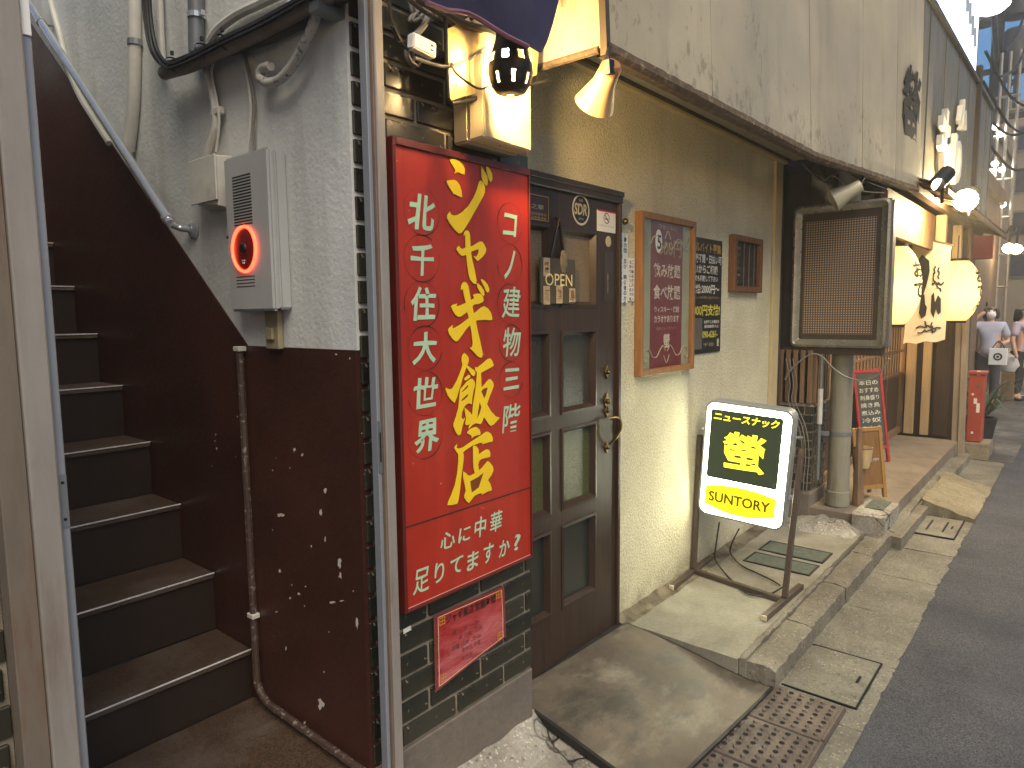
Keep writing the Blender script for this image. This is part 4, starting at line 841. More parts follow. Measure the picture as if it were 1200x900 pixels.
gl = [m_glass('pane_warm_reflection', S(120, 104, 78), 240, .6), m_glass('pane_grey', S(58, 55, 46), 200, .4), m_glass('pane_green', S(78, 80, 50), 160, .5), m_glass('pane_teal', S(38, 42, 38), 300, .15)]  # top panes: warm reflection painted into the glass colour
for i, (z0, z1) in enumerate(zs):
    for (x0, x1) in ((xr0, xr1), (xl0, xl1)):
        p = obj('pane', MB().box(x0, x1, DY + .022, DY + .028, z0, z1), gl[i], t)
        m_ = MB(); b_ = .013
        A0 = [(x0, DY - .006, z0), (x1, DY - .006, z0), (x1, DY - .006, z1), (x0, DY - .006, z1)]; A1 = [(x0 + b_, DY + .021, z0 + b_), (x1 - b_, DY + .021, z0 + b_), (x1 - b_, DY + .021, z1 - b_), (x0 + b_, DY + .021, z1 - b_)]
        A2 = [(x0 - .012, DY - .004, z0 - .012), (x1 + .012, DY - .004, z0 - .012), (x1 + .012, DY - .004, z1 + .012), (x0 - .012, DY - .004, z1 + .012)]; A3 = [(q[0], DY + .001, q[2]) for q in A2]
        m_.v += [Vector(q) for q in A0 + A1 + A2 + A3]
        for q in range(4):
            r_ = (q + 1) % 4; m_.f += [(q, r_, 4 + r_, 4 + q), (8 + q, 8 + r_, r_, q), (12 + q, 12 + r_, 8 + r_, 8 + q)]
        obj('moulding', m_, M_DOOR, p)
# handle set
hx = PY(712, 480, DY).x - .012
h = obj('handle', MB().tube([(hx + .012, DY - .012, PY(712, 490, DY).z), (hx + .032, DY - .045, PY(712, 492, DY).z + .01), (hx + .036, DY - .055, PY(712, 500, DY).z), (hx + .02, DY - .04, PY(712, 512, DY).z), (hx + .004, DY - .014, PY(712, 520, DY).z)], [.007, .008, .009, .007, .006], 8, True, 5), M_BRASS, t, smooth=True)
def rosette(z, s_, name):
    m_ = MB(); pts = []
    for k in range(24):
        a_ = 2 * math.pi * k / 24; r_ = s_ * (1 + .18 * math.cos(4 * a_)); pts.append((hx + math.cos(a_) * r_ * .72, DY - .0005, z + math.sin(a_) * r_ * 1.2))
    m_.prism(pts, (0, -1, 0), .006); m_.lathe([(s_ * .45, .006), (s_ * .42, .016), (s_ * .2, .022), (0, .023)], (hx, DY, z), (0, -1, 0), 14); return obj(name, m_, M_BRASS, t, bev=.001)
rosette(PY(712, 436, DY).z, .022, 'lock_cylinder'); rosette(PY(712, 470, DY).z, .028, 'escutcheon'); rosette(PY(712, 482, DY).z + .002, .02, 'thumb_latch_plate'); rosette(PY(712, 524, DY).z, .018, 'handle_foot')
# things fixed to the door
DF = DY - .001
def dplate(name, x0, x1, y0, y1, m_, th=.0015):
    a_, b_ = PY(x0, (y0 + y1) / 2, DF), PY(x1, (y0 + y1) / 2, DF); zt = PY((x0 + x1) / 2, y0, DF).z; zb = PY((x0 + x1) / 2, y1, DF).z
    return MB().box(a_.x, b_.x, DF - th, DF, zb, zt), Vector(((a_.x + b_.x) / 2, DF - th, (zt + zb) / 2)), b_.x - a_.x, zt - zb
M_PLQ = mat('maroon_plaque', S(64, 30, 30), .4); M_GOLD = mat('gold_text', S(190, 160, 96), .5); M_GREYT = mat('grey_text', S(168, 158, 132), .6)
t2 = thing('door_plaque', 'maroon enamel plaque with gold rim at the top of the door', 'plaque', tuple(PY(632, 243, DF)))
m_, c_, w_, h_ = dplate('p', 606, 643.5, 226, 259, M_PLQ); obj('plate', m_, M_PLQ, t2, bev=.0005)
obj('rim', MB().tube([c_ + Vector((sx * w_ * .46, -.001, sz * h_ * .44)) for sx, sz in ((-1, -1), (1, -1), (1, 1), (-1, 1), (-1, -1))], .0016, 5), M_GOLD, t2)
text('lettering', '店之章', c_ + Vector((0.0, 0, .004)), UY, VZ, M_GREYT, t2, w_=w_ * .62, h_=h_ * .18, bold=.015)
text('lettering', '暴力団追放優良店', c_ + Vector((0, 0, -h_ * .22)), UY, VZ, M_GOLD, t2, w_=w_ * .8, h_=h_ * .1); text('lettering', '東京都公安委員会', c_ + Vector((0, 0, -h_ * .36)), UY, VZ, M_GOLD, t2, w_=w_ * .8, h_=h_ * .1)
t2 = thing('round_sticker', 'round black and silver sticker at the top of the door', 'sticker', tuple(PY(680, 246, DF)))
c_ = PY(680.5, 246, DF); r_ = .064
obj('disc', MB().lathe([(0, .001), (r_, .001), (r_, 0)], c_, (0, -1, 0), 32), M_BLK, t2); obj('ring', MB().lathe([(r_ * .86, .0014), (r_ * .93, .0022), (r_, .0014)], c_, (0, -1, 0), 32), mat('silver_print', S(196, 190, 172), .4, .3), t2)
text('lettering', 'SDR', c_ + Vector((0, -.001, .002)), UY, VZ, M_GREYT, t2, w_=r_ * 1.5, h_=r_ * .75, bold=.03, shear=.1); text('lettering', 'FREE', c_ + Vector((0, -.001, r_ * .6)), UY, VZ, M_GREYT, t2, h_=r_ * .16); text('lettering', 'JAPAN', c_ + Vector((0, -.001, -r_ * .6)), UY, VZ, M_GREYT, t2, h_=r_ * .18)
t2 = thing('no_smoking_sticker', 'white no smoking sticker with red top on the door', 'sticker', tuple(PY(709, 258, DF)))
m_, c_, w_, h_ = dplate('p', 699.5, 721, 247, 272, M_PAPER); obj('sheet', m_, M_PAPER, t2); obj('red_band', MB().box(c_.x - w_ / 2, c_.x + w_ / 2, DF - .002, DF - .0016, c_.z + h_ * .43, c_.z + h_ * .5), mat('red_print', S(170, 24, 34), .5), t2)
cc_ = c_ + Vector((0, 0, h_ * .14)); obj('ring', MB().lathe([(.020, .0006), (.024, .0006)], cc_, (0, -1, 0), 24), mat('maroon_print', S(110, 26, 36), .5), t2)
obj('slash', MB().bar(cc_ + Vector((-.014, -.0008, .014)), cc_ + Vector((.014, -.0008, -.014)), .0004, .004, (0, 0, 1)), mat('maroon_print', S(110, 26, 36), .5), t2); obj('cigarette', MB().bar(cc_ + Vector((-.013, -.0005, -.003)), cc_ + Vector((.013, -.0005, -.003)), .0004, .005, (0, 0, 1)), M_INK, t2)
text('lettering', '全席禁煙 NO SMOKING', c_ + Vector((0, 0, -h_ * .22)), UY, VZ, M_GREYT, t2, w_=w_ * .8, h_=.008)
tag(obj('round_badge', MB().lathe([(0, .002), (.02, .002), (.024, 0)], PY(713, 283, DF), (0, -1, 0), 20), mat('cream_badge', S(190, 176, 132), .5)), 'small cream round badge below the no smoking sticker', 'badge')
t2 = thing('sticker_strip', 'dark vertical sticker strip along the door edge', 'sticker', tuple(PY(713, 325, DF)))
m_, c_, w_, h_ = dplate('p', 708, 719, 295, 354, M_PLQ, .001); obj('strip', m_, mat('dark_strip', S(58, 48, 38), .35), t2)
for k in range(9): text('lettering', '会員制につき御断り'[k], c_ + Vector((-.012 + .0 * k, 0, h_ * (.05 - .045 * k))), UY, VZ, M_GREYT, t2, h_=.012)
# OPEN plate on its cord
t2 = thing('open_plate', 'dark wooden OPEN plate with small stickers hung on the door', 'sign', tuple(PY(656, 330, DF - .01)))
OY = DF - .016; ya, yb = PY(634, 330, OY), PY(674.5, 330, OY); z1, z0 = PY(655, 303, OY).z, PY(655, 355.5, OY).z
obj('board', MB().box(ya.x, yb.x, OY, OY + .01, z0, z1), mat('olive_board', S(70, 64, 48), .5, var=.25), t2, bev=.002)
hk = PY(654.5, 256, OY); wN = yb.x - ya.x
obj('cord', MB().tube([(ya.x + wN * .3, OY + .004, z1), hk, (ya.x + wN * .68, OY + .004, z1)], .0075, 6), M_BLK, t2)
obj('hook', MB().lathe([(0, .014), (.006, .012), (.008, 0)], hk + Vector((0, .012, 0)), (0, -1, 0), 10), M_BRASS, t2)
cx_ = (ya.x + yb.x) / 2
text('lettering', 'OPEN', (cx_, OY - .0005, PY(655, 328, OY).z), UY, VZ, mat('cream_text', S(226, 206, 140), .5), t2, w_=wN * .78, h_=.048, lift=.001)
for k, (x, y) in enumerate(((640.5, 313), (640.5, 346), (655.5, 345), (670.5, 346))):
    p = PY(x, y, OY); o = obj('sticker', MB().box(p.x - .021, p.x + .021, OY - .0012, OY - .0002, p.z - .036 + (k == 3) * .008, p.z + .036 - (k == 3) * .008), mat('tan_sticker', S(176, 156, 118), .6, var=.3, sc_=60), t2); text('sticker_print', '祭酒飲鳥'[k], p + Vector((0, -.0014, 0)), UY, VZ, mat('brown_print', S(130, 84, 48), .6), t2, w_=.03, h_=.045, bold=.02)
obj('dried_flower', MB().lathe([(0, .006), (.014, .006), (.024, .003), (.027, 0)], (cx_ + .035, OY, z1 - .008), (0, -1, 0), 7, 1.9), mat('faded_petal', S(120, 108, 80), .8, var=.4, sc_=40), t2, smooth=True)

# ================================================================ POSTERS ON THE CREAM WALL
def wall_quad(x0, x1, ytl, ybl, Y):
    a_, b_ = PY(x0, (ytl + ybl) / 2, Y), PY(x1, (ytl + ybl) / 2, Y); return a_.x, b_.x, PY(x0, ybl, Y).z, PY(x0, ytl, Y).z
t = thing('notice_strip', 'tall narrow white notice strip beside the door edge', 'notice', tuple(PY(731, 312, 1.666)))
x0, x1, z0, z1 = wall_quad(723.5, 735, 272, 355, 1.666); obj('plate', MB().box(x0, x1, 1.663, 1.6695, z0, z1), M_PAPER, t, bev=.001)
def vtext(s_, x, ztop, pitch, Y, w_, h_, m_, par, bold=.015):
    mb = MB()
    for k, ch in enumerate(s_):
        if ch != ' ': text_mb(mb, ch, (x, Y, ztop - pitch * k), UY, VZ, w_=w_, h_=h_, bold=bold, lift=.0006)
    return obj('lettering', mesh('lettering', mb), m_, par)
vtext('暴力団 及び 関係者の方の', x0 + (x1 - x0) * .72, z1 - .03, .0245, 1.663, .026, .02, M_INK, t); vtext('入店を固くお断り致します', x0 + (x1 - x0) * .28, z1 - .03, .0255, 1.663, .026, .021, M_INK, t)
t = thing('notice_strip', 'short thin white notice strip behind the taller one', 'notice', tuple(PY(739, 330, 1.668)))
x0, x1, z0, z1 = wall_quad(736, 743, 302, 353, 1.668); obj('plate', MB().box(x0, x1, 1.666, 1.6697, z0, z1), M_PAPER, t)
vtext('二十歳未満の方の入店', x0 + (x1 - x0) * .68, z1 - .02, .0215, 1.666, .018, .016, M_INK, t); vtext('お断りいたします。', x0 + (x1 - x0) * .3, z1 - .02, .0215, 1.666, .018, .016, M_INK, t)
t = thing('door_bell', 'small brass knob on the cream wall by the door', 'door bell', tuple(PY(728, 259, 1.67)))
obj('base', MB().lathe([(0, .012), (.03, .012), (.034, 0)], PY(727, 259, 1.67), (0, -1, 0), 18), mat('cream_plate', S(196, 182, 140), .5), t, smooth=True); obj('knob', MB().lathe([(0, .035), (.012, .032), (.016, .02), (.008, .012)], PY(728, 260, 1.67), (0, -1, 0), 14), M_BRASS, t, smooth=True)
# framed maroon poster
t = thing('framed_poster', 'tall wood framed maroon price poster on the cream wall', 'poster', tuple(PY(780, 440, 1.66)))
x0, x1 = 2.905, 3.490; z0, z1 = 1.188, 1.975
FY = 1.63
for b_ in ((x0, x0 + .028, z0, z1), (x1 - .028, x1, z0, z1), (x0 + .0282, x1 - .0282, z1 - .03, z1), (x0 + .0282, x1 - .0282, z0, z0 + .03)): obj('frame_bar', MB().box(b_[0], b_[1], FY, 1.669, b_[2], b_[3]), M_WOODO, t, bev=.003)
bk = obj('mount', MB().box(x0 + .0285, x1 - .0285, 1.655, 1.668, z0 + .0305, z1 - .0305), mat('pale_green_mount', S(150, 150, 118), .6, var=.15), t)
wi = x1 - x0; sx0, sx1 = x0 + wi * .22, x0 + wi * .80
obj('maroon_sheet', MB().box(sx0, sx1, 1.652, 1.6545, z0 + .031, z1 - .031), mat('maroon_paper', S(112, 34, 34), .5, var=.15), t)
cx_ = (sx0 + sx1) / 2; M_PT = mat('poster_text', S(204, 190, 166), .5); M_PG = mat('poster_gold', S(150, 124, 84), .45)
for s_, z, w_, h_, m_ in (('飲食ともに', .76, .2, .025, M_PG), ('500円', .655, .25, .085, M_PG), ('飲み放題', .535, .29, .075, M_PT), ('食べ放題', .425, .29, .075, M_PT), ('ウィスキー・焼酎', .335, .27, .032, M_PT), ('カラオケあります', .285, .27, .036, M_PT), ('歌声ニュースナック', .235, .22, .016, M_PG), ('螢', .168, .07, .075, M_PT)):
    text('lettering', s_, (cx_ + (.03 if '500' in s_ else 0), 1.6518, z0 + z * (z1 - z0) / .80 * .98), UY, VZ, m_, t, w_=w_, h_=h_, bold=.02, lift=.0008)
pt = obj('price_patch', MB().lathe([(0, .0012), (.033, .0012), (.034, 0)], (sx0 + .075, 1.6515, z0 + .66), (0, -1, 0), 20), M_PAPER, t)
for v in pt.data.vertices: v.co.z = z0 + .66 + (v.co.z - z0 - .66) * 1.7
text('lettering', '5', (sx0 + .078, 1.650, z0 + .655), UY, VZ, M_INK, t, h_=.07, bold=.02, lift=.0006)
def scroll(zc, flip):
    m_ = MB()
    for s_ in (-1, 1):
        pts = [(cx_ + s_ * wi * a_, 1.6505, zc + flip * b_) for a_, b_ in ((.02, .03), (.06, .0), (.12, .02), (.18, .055), (.26, .05), (.30, .02), (.36, .01), (.41, .03), (.42, .06), (.38, .075), (.36, .055))]
        m_.tube(pts, .0028, 5, True, 4)
    m_.tube([(cx_ - .03, 1.6505, zc + flip * .05), (cx_, 1.6505, zc + flip * .09), (cx_ + .03, 1.6505, zc + flip * .05)], .0026, 5, True, 4)
    return m_
obj('scrollwork', scroll(z1 - .16, 1), mat('silver_scroll', S(176, 164, 132), .4), t); obj('scrollwork', scroll(z0 + .14, -1), mat('silver_scroll', S(176, 164, 132), .4), t)
def m_clear():
    tt = NT('poster_glass'); gb = tt.n.new('ShaderNodeBsdfGlossy'); gb.inputs['Roughness'].default_value = .06; tr = tt.n.new('ShaderNodeBsdfTransparent'); mx = tt.n.new('ShaderNodeMixShader')
    mx.inputs[0].default_value = .07; tt.l.new(tr.outputs[0], mx.inputs[1]); tt.l.new(gb.outputs[0], mx.inputs[2]); tt.l.new(mx.outputs[0], tt.n['Material Output'].inputs[0]); return tt.m
M_CLEAR = m_clear()
obj('glazing', MB().box(x0 + .0285, x1 - .0285, 1.643, 1.645, z0 + .0305, z1 - .0305), M_CLEAR, t)
# black recruiting poster
t = thing('black_poster', 'black help wanted poster partly behind the framed poster', 'poster', tuple(PY(828, 400, 1.668)))
x0, x1, z0, z1 = 3.46, 3.905, 1.262, 1.905; cx_ = (x0 + x1) / 2 - .005
obj('sheet', MB().box(x0, x1, 1.662, 1.6685, z0, z1), mat('black_poster', S(26, 25, 24), .35, var=.2), t)
M_PW = mat('poster_white', S(206, 200, 180), .5); M_PY = mat('poster_yellow', S(206, 190, 70), .5); M_PO = mat('poster_gold2', S(176, 140, 60), .5)
for s_, z, w_, h_, m_, dx in (('ルバイト募集', .92, .34, .055, M_PO, .04), ('経験不問・日払い可', .825, .40, .05, M_PW, .02), ('週1からご相談', .735, .34, .05, M_PW, .0), ('何でも相談して下さい', .655, .34, .034, M_PW, .0), ('時給:2000円〜', .565, .37, .055, M_PW, .01), ('詳しくはお問い合せ下さい', .49, .34, .016, M_PG, .02), ('000円支給!', .38, .36, .065, M_PY, .03), ('お気軽にお電話を', .275, .21, .02, M_PW, .10), ('委細面談の上', .235, .2, .018, M_PW, .1), ('090-6261-', .165, .21, .04, M_PY, .08), ('千住', .075, .15, .02, M_PG, .06), ('螢', .085, .03, .045, M_PW, .19)):
    text('lettering', s_, (cx_ + dx, 1.6618, z0 + z * (z1 - z0)), UY, VZ, m_, t, w_=w_, h_=h_, bold=.025, lift=.0006)
obj('code_patch', MB().box(x0 + .07, x0 + .19, 1.6612, 1.6619, z0 + .025, z0 + .2), mat('plain_patch', S(96, 92, 82), .5), t)
# small framed notice
t = thing('small_frame', 'small dark framed menu notice right of the black poster', 'frame', tuple(PY(875, 340, 1.66)))
x0, x1, z0, z1 = 4.015, 4.48, 1.615, 1.955
for b_ in ((x0, x0 + .04, z0, z1), (x1 - .04, x1, z0, z1), (x0 + .0402, x1 - .0402, z1 - .035, z1), (x0 + .0402, x1 - .0402, z0, z0 + .035)): obj('frame_bar', MB().box(b_[0], b_[1], 1.63, 1.669, b_[2], b_[3]), mat('walnut_frame', S(112, 74, 44), .5, var=.25, stretch=(5, 5, .8)), t, bev=.003)
obj('panel', MB().box(x0 + .041, x1 - .041, 1.655, 1.668, z0 + .036, z1 - .036), mat('dark_menu', S(40, 38, 34), .3), t)
for k in range(3): obj('glazing_bar', MB().box(x0 + .2 + .085 * k, x0 + .206 + .085 * k, 1.652, 1.6545, z0 + .036, z1 - .036), mat('grey_strip', S(120, 116, 104), .4), t)
for k in range(6): text('lettering', ('焼酎 各種', 'ウィスキー', 'ビール', 'ハイボール', 'おつまみ', '螢')[k], (x0 + .115, 1.6545, z1 - .075 - .04 * k), UY, VZ, M_GREYT, t, h_=.016)

# ================================================================ ILLUMINATED SIGN ON ITS STAND
t = thing('sign_stand', 'brown steel tube stand holding the lit sign', 'sign stand', (3.5, 1.37, 0))
# feet on the ground
f1a, f1b = Vector((3.27, 1.635, .018)), Vector((3.83, 1.655, .018)); f2a, f2b = Vector((3.21, 1.115, .018)), Vector((3.72, 1.10, .018))
s1, s2 = (f1a * .48 + f1b * .52), (f2a * .48 + f2b * .52)
obj('foot', MB().bar(f1a, f1b, .03, .03), M_BROWNT, t, bev=.002); obj('foot', MB().bar(f2a, f2b, .03, .03), M_BROWNT, t, bev=.002)
obj('crossbar', MB().bar(s1 + Vector((0, -.016, 0)), s2 + Vector((0, .016, 0)), .026, .026), M_BROWNT, t, bev=.002)
for p in (f1a, f1b, f2a, f2b):
    d_ = Vector((-.003 if p in (f1a, f2a) else .003, 0, 0)); obj('end_cap', MB().bar(p, p + d_ * 3, .027, .027), mat('cream_cap', S(206, 196, 160), .5), t, bev=.002)
u1, u2 = s1 + Vector((0, 0, .016)), s2 + Vector((0, 0, .016))
obj('upright', MB().bar(u1, (3.63, 1.652, .80), .026, .026, (0, 1, 0)), M_BROWNT, t, bev=.002); obj('upright', MB().bar(u2, (3.645, 1.098, .78), .026, .026, (0, 1, 0)), M_BROWNT, t, bev=.002)
SB = [Vector((3.543, 1.579, 1.016)), Vector((3.590, 1.120, .981)), Vector((3.619, 1.173, .330)), Vector((3.572, 1.632, .365))]   # TL TR BR BL of the lit face
SU = (SB[1] - SB[0]).normalized(); SV = (SB[0] - SB[3]).normalized(); SN = SU.cross(SV).normalized()
SC_ = sum(SB, Vector()) / 4; SW, SH = (SB[1] - SB[0]).length, (SB[0] - SB[3]).length
def sp_(a_, b_, off=0.0): return SC_ + SU * (a_ * SW) + SV * (b_ * SH) + SN * off
def rrect(w_, h_, r_, n=6, ox=0.0, oy=0.0):
    pts = []
    for cx__, cy__, a0 in ((w_ / 2 - r_, h_ / 2 - r_, 0), (-w_ / 2 + r_, h_ / 2 - r_, 90), (-w_ / 2 + r_, -h_ / 2 + r_, 180), (w_ / 2 - r_, -h_ / 2 + r_, 270)):
        for k in range(n + 1): a_ = R(a0 + 90 * k / n); pts.append((ox + cx__ + r_ * math.cos(a_), oy + cy__ + r_ * math.sin(a_)))
    return pts
def sface(pts, off): return [SC_ + SU * a_ + SV * b_ + SN * off for a_, b_ in pts]
t = thing('lit_sign', 'glowing white and black snack bar sign box with yellow lettering', 'sign', tuple(sp_(0, -.5)))
E_W = emit('sign_white_glow', (.95, 1.0, .80, 1), 5.6)
obj('housing', MB().prism(sface(rrect(SW, SH, .05), -.10), SN, .085), mat('grey_sign_housing', S(142, 146, 140), .45, var=.1), t, bev=.004)
mb = MB(); A0, A1 = sface(rrect(SW, SH, .05), -.0145), sface(rrect(SW, SH, .05), .004); A2 = sface(rrect(SW - .02, SH - .02, .042), .006); n = len(A0); mb.v += A0 + A1 + A2
for k in range(n):
    q = (k + 1) % n; mb.f += [(k, q, n + q, n + k), (n + k, n + q, 2 * n + q, 2 * n + k)]
obj('rim', mb, mat('grey_sign_rim', S(150, 154, 148), .4, .2, var=.08), t, smooth=True)
obj('lit_face', MB().prism(sface(rrect(SW - .021, SH - .021, .041), -.012), SN, .014), E_W, t)
tb_ = sface(rrect(SW * .82, SH * .595, .012, 3, -SW * .02, SH * .135), .0022)
obj('black_panel', MB().prism(tb_, SN, .0012), emit('sign_black', (.012, .016, .008, 1), .6), t)
E_Y = emit('sign_yellow_text', (1.0, .86, .03, 1), .42)
text('lettering', 'ニュースナック', sp_(-.02, .375, .004), SU, SV, E_Y, t, w_=SW * .74, h_=SH * .07, bold=.022, shear=.12)
text('emblem_character', '螢', sp_(-.015, .10, .004), SU, SV, E_Y, t, w_=SW * .50, h_=SH * .33, bold=.024, wob=.02)
yl = []
for k in range(21): u = -1 + 2 * k / 20; yl.append((SW * (-.015 + .41 * u), SH * (-.205 - .035 * u * u + .0)))
for k in range(21): u = 1 - 2 * k / 20; yl.append((SW * (-.015 + .41 * u), SH * (-.455 + .055 * u * u)))
obj('yellow_panel', MB().prism(sface(yl, .0022), SN, .0012), emit('sign_yellow', (1.0, .74, .01, 1), .34), t)
text('lettering', 'SUNTORY', sp_(-.02, -.325, .004), SU, SV, emit('sign_dark_text', (.05, .04, .0, 1), .3), t, w_=SW * .72, h_=SH * .09, bold=.03)
for a_, b_ in ((.515, .28), (-.515, .22)): obj('bracket_pin', MB().bar(sp_(a_, b_, -.05), sp_(a_ + (.07 if a_ > 0 else -.05), b_ + .01, -.05), .008, .012), M_STEEL, t)
obj('bracket', MB().bar(sp_(.505, -.22, -.05), sp_(.56, -.22, -.05), .02, .02), M_STEEL, t)
cable('sign_cable', 'thin black power cord looping under the lit sign', 'cord', [PZ(x, y, z) for x, y, z in ((843, 612, .30), (839, 640, .16), (838, 655, .07), (850, 672, .012), (868, 690, .012), (880, 697, .012), (900, 697, .012), (917, 688, .03))], .0045, M_CABLEB, 6)
cable('sign_cable', 'second black cord lying on the pavement behind the stand', 'cord', [PZ(x, y, z) for x, y, z in ((866, 620, .27), (858, 636, .12), (856, 648, .03), (868, 662, .012), (888, 672, .012), (905, 680, .012), (914, 686, .012))], .0045, M_CABLEB, 6)

# clamp lamp under the canopy corner
cb, ct = PY(697, 122, 1.25), PY(714, 84, 1.17); ax = (cb - ct).normalized(); L_ = (cb - ct).length
t = thing('clamp_lamp', 'unlit beige cone lamp clipped under the canopy corner', 'lamp', tuple(ct))
def m_cone():
    tt = NT('enamel_cone'); b = tt.noise(9, 5, .6); c = tt.mix(tt.ramp(b, .35, .7), S(186, 150, 102), S(212, 182, 136)); c = tt.mix(tt.ramp(tt.noise(5, 5, .6), .52, .6, 0, .8), c, S(176, 112, 58)); return tt.out(c, .4, 0, None, .5)
o = obj('cone_shade', MB().lathe([(.033, .0), (.035, .012), (.038, L_ * .35), (.066, L_ * 1.0), (.067, L_ * 1.02), (.064, L_ * 1.0), (.035, L_ * .36), (.030, .02)], ct, ax, 28), m_cone(), t, smooth=True)
obj('socket', MB().lathe([(0, -.03), (.024, -.03), (.033, -.018), (.034, .0)], ct, ax, 20), mat('tan_socket', S(160, 112, 66), .45), t, smooth=True)
for k in range(5): 
    a_ = k * .35 + 3.6; p = ct + ax * .018; obj('vent_slot', MB().bar(p + Vector((math.cos(a_) * .038, math.sin(a_) * .038, 0)), p + ax * .025 + Vector((math.cos(a_ + .2) * .04, math.sin(a_ + .2) * .04, 0)), .004, .004), M_IROND, t)
obj('bulb', MB().lathe([(0, L_ * 1.0), (.024, L_ * .95), (.032, L_ * .8), (.02, L_ * .5)], ct, ax, 18), mat('unlit_bulb', S(226, 214, 190), .2), t, smooth=True)
obj('clamp', MB().bar(ct + Vector((-.03, -.02, -.02)), ct + Vector((-.035, -.02, .02)), .02, .03).tube([ct + Vector((-.03, -.01, .01)), ct + Vector((-.01, 0, .05)), (FXA + .02, 1.2, 2.33)], .008, 8, True, 3), M_BLK, t, bev=0)
# small clamp lamp further along
cb, ct = PX(988, 226, 4.75), PX(1005, 219, 4.75); ax = (cb - ct).normalized()
t = thing('clamp_lamp', 'small unlit cream cone lamp under the canopy above the dotted display', 'lamp', tuple(ct))
obj('cone_shade', MB().lathe([(.035, -.02), (.04, .0), (.045, .05), (.075, .16), (.07, .158), (.04, .05)], ct, ax + Vector((-.3, -.25, -.1)), 22), mat('cream_enamel', S(186, 180, 150), .4, var=.15), t, smooth=True)
obj('arm', MB().tube([ct, ct + Vector((.05, -.02, .06)), ct + Vector((.1, -.02, .16))], .01, 8, True, 3), M_BLK, t, smooth=True)
cable('cable', 'tangled black wire under the canopy by the small lamp', 'cable', [PX(x, y, 4.9) for x, y in ((930, 205), (950, 200), (968, 214), (985, 200), (1005, 208), (1020, 215), (1040, 222))], .006, M_CABLEB, 6)
cable('cable', 'second tangled wire under the canopy nearer the display', 'cable', [PX(x, y, 4.88) for x, y in ((940, 192), (962, 212), (975, 206), (990, 214), (1012, 224), (1036, 226))], .004, M_CABLEG, 6)

# ================================================================ DOTTED DISPLAY BOX
t = thing('dot_display', 'dark dotted display box in a chrome frame projecting over the pavement', 'display', (5.06, 1.3, 1.23))
LX = 5.0; ly0, ly1, lz0, lz1 = 1.005, 1.612, 1.243, 2.215
obj('case', MB().box(LX + .02, LX + .13, ly0 - .012, ly1, lz0, lz1), mat('case_grey', S(120, 112, 98), .5, .3), t, bev=.012, seg=2)
def lpts(w_, h_, r_, X_): return [Vector((X_, (ly0 + ly1) / 2 - a_, (lz0 + lz1) / 2 + b_)) for a_, b_ in rrect(w_, h_, r_, 4)]
Wd, Hd = ly1 - ly0, lz1 - lz0; n = 20
mb = MB(); rings = [lpts(Wd, Hd, .04, LX + .019), lpts(Wd, Hd, .04, LX), lpts(Wd - .03, Hd - .03, .03, LX - .008), lpts(Wd - .06, Hd - .06, .02, LX + .004), lpts(Wd - .11, Hd - .11, .012, LX + .012)]
for rg in rings: mb.v += rg
for i in range(len(rings) - 1):
    for k in range(n): q = (k + 1) % n; mb.f.append((i * n + k, i * n + q, (i + 1) * n + q, (i + 1) * n + k))
obj('chrome_frame', mb, mat('dull_chrome', S(150, 146, 130), .28, .6, var=.25, sc_=9, bump=.1), t, smooth=True)
def m_dots():
    tt = NT('dot_matrix'); s_ = tt.xyz(); fy_ = tt.math('FRACT', tt.math('MULTIPLY', s_[1], 62.0)); fz_ = tt.math('FRACT', tt.math('MULTIPLY', s_[2], 62.0))
    d = tt.math('ADD', tt.math('POWER', tt.math('SUBTRACT', fy_, .5), 2.0), tt.math('POWER', tt.math('SUBTRACT', fz_, .5), 2.0)); k = tt.ramp(d, .05, .11, 1, 0)
    c = tt.mix(k, S(84, 70, 58), S(186, 162, 136)); return tt.out(c, .35, 0, None, .5)
obj('dot_screen', MB().box(LX + .014, LX + .02, ly0 + .085, ly1 - .075, lz0 + .09, lz1 - .11), m_dots(), t)
obj('bezel', MB().box(LX + .0165, LX + .022, ly0 + .045, ly1 - .045, lz0 + .045, lz1 - .045), mat('dark_bezel', S(64, 54, 46), .4), t)
obj('support_bracket', MB().box(LX + .02, LX + .1, ly0 + .02, 1.67, lz0 - .05, lz0 - .004), M_WOODD, t, bev=.003)

# ================================================================ BRICK CORNER, LATTICE, DRAIN PIPE beyond the cream wall
t = thing('tiled_corner', 'low dark tiled corner wall behind the drain pipe', 'wall', (5.1, 1.5, 0)); BX, BY = 5.0, 1.445
obj('mortar_bed', MB().box(BX + .004, 5.36, BY + .004, 1.75, .2, .84), M_MORT, t); obj('plinth', MB().box(BX - .004, 5.365, BY - .004, 1.75, -.06, .199), M_BASE, t, bev=.006)
ch = .061
for r_ in range(10):
    z = .215 + ch * (r_ + .5)
    for k in range(4):
        a_ = BY + .003 + (k - .5 * (r_ % 2)) * .105; b_ = a_ + .096; a_ = max(a_, BY + .003); b_ = min(b_, 1.74)
        if b_ - a_ > .015: obj('tile', MB().box(BX - .002, BX + .008, a_, b_, z - .026, z + .026), M_TILE, t, bev=.002)
        a_ = BX + .010 + (k - .5 * (r_ % 2)) * .1; b_ = a_ + .091; a_ = max(a_, BX + .010); b_ = min(b_, 5.355)
        if b_ - a_ > .015: obj('tile', MB().box(a_, b_, BY - .002, BY + .008, z - .026, z + .026), M_TILE, t, bev=.002)
t = thing('timber_lattice', 'brown timber lattice above the low tiled corner', 'lattice', (5.05, 1.5, .84))
for k in range(5): y = 1.455 + .05 * k; obj('slat', MB().box(4.99, 5.02, y, y + .028, .845, 1.22), M_WOODM, t, bev=.002)
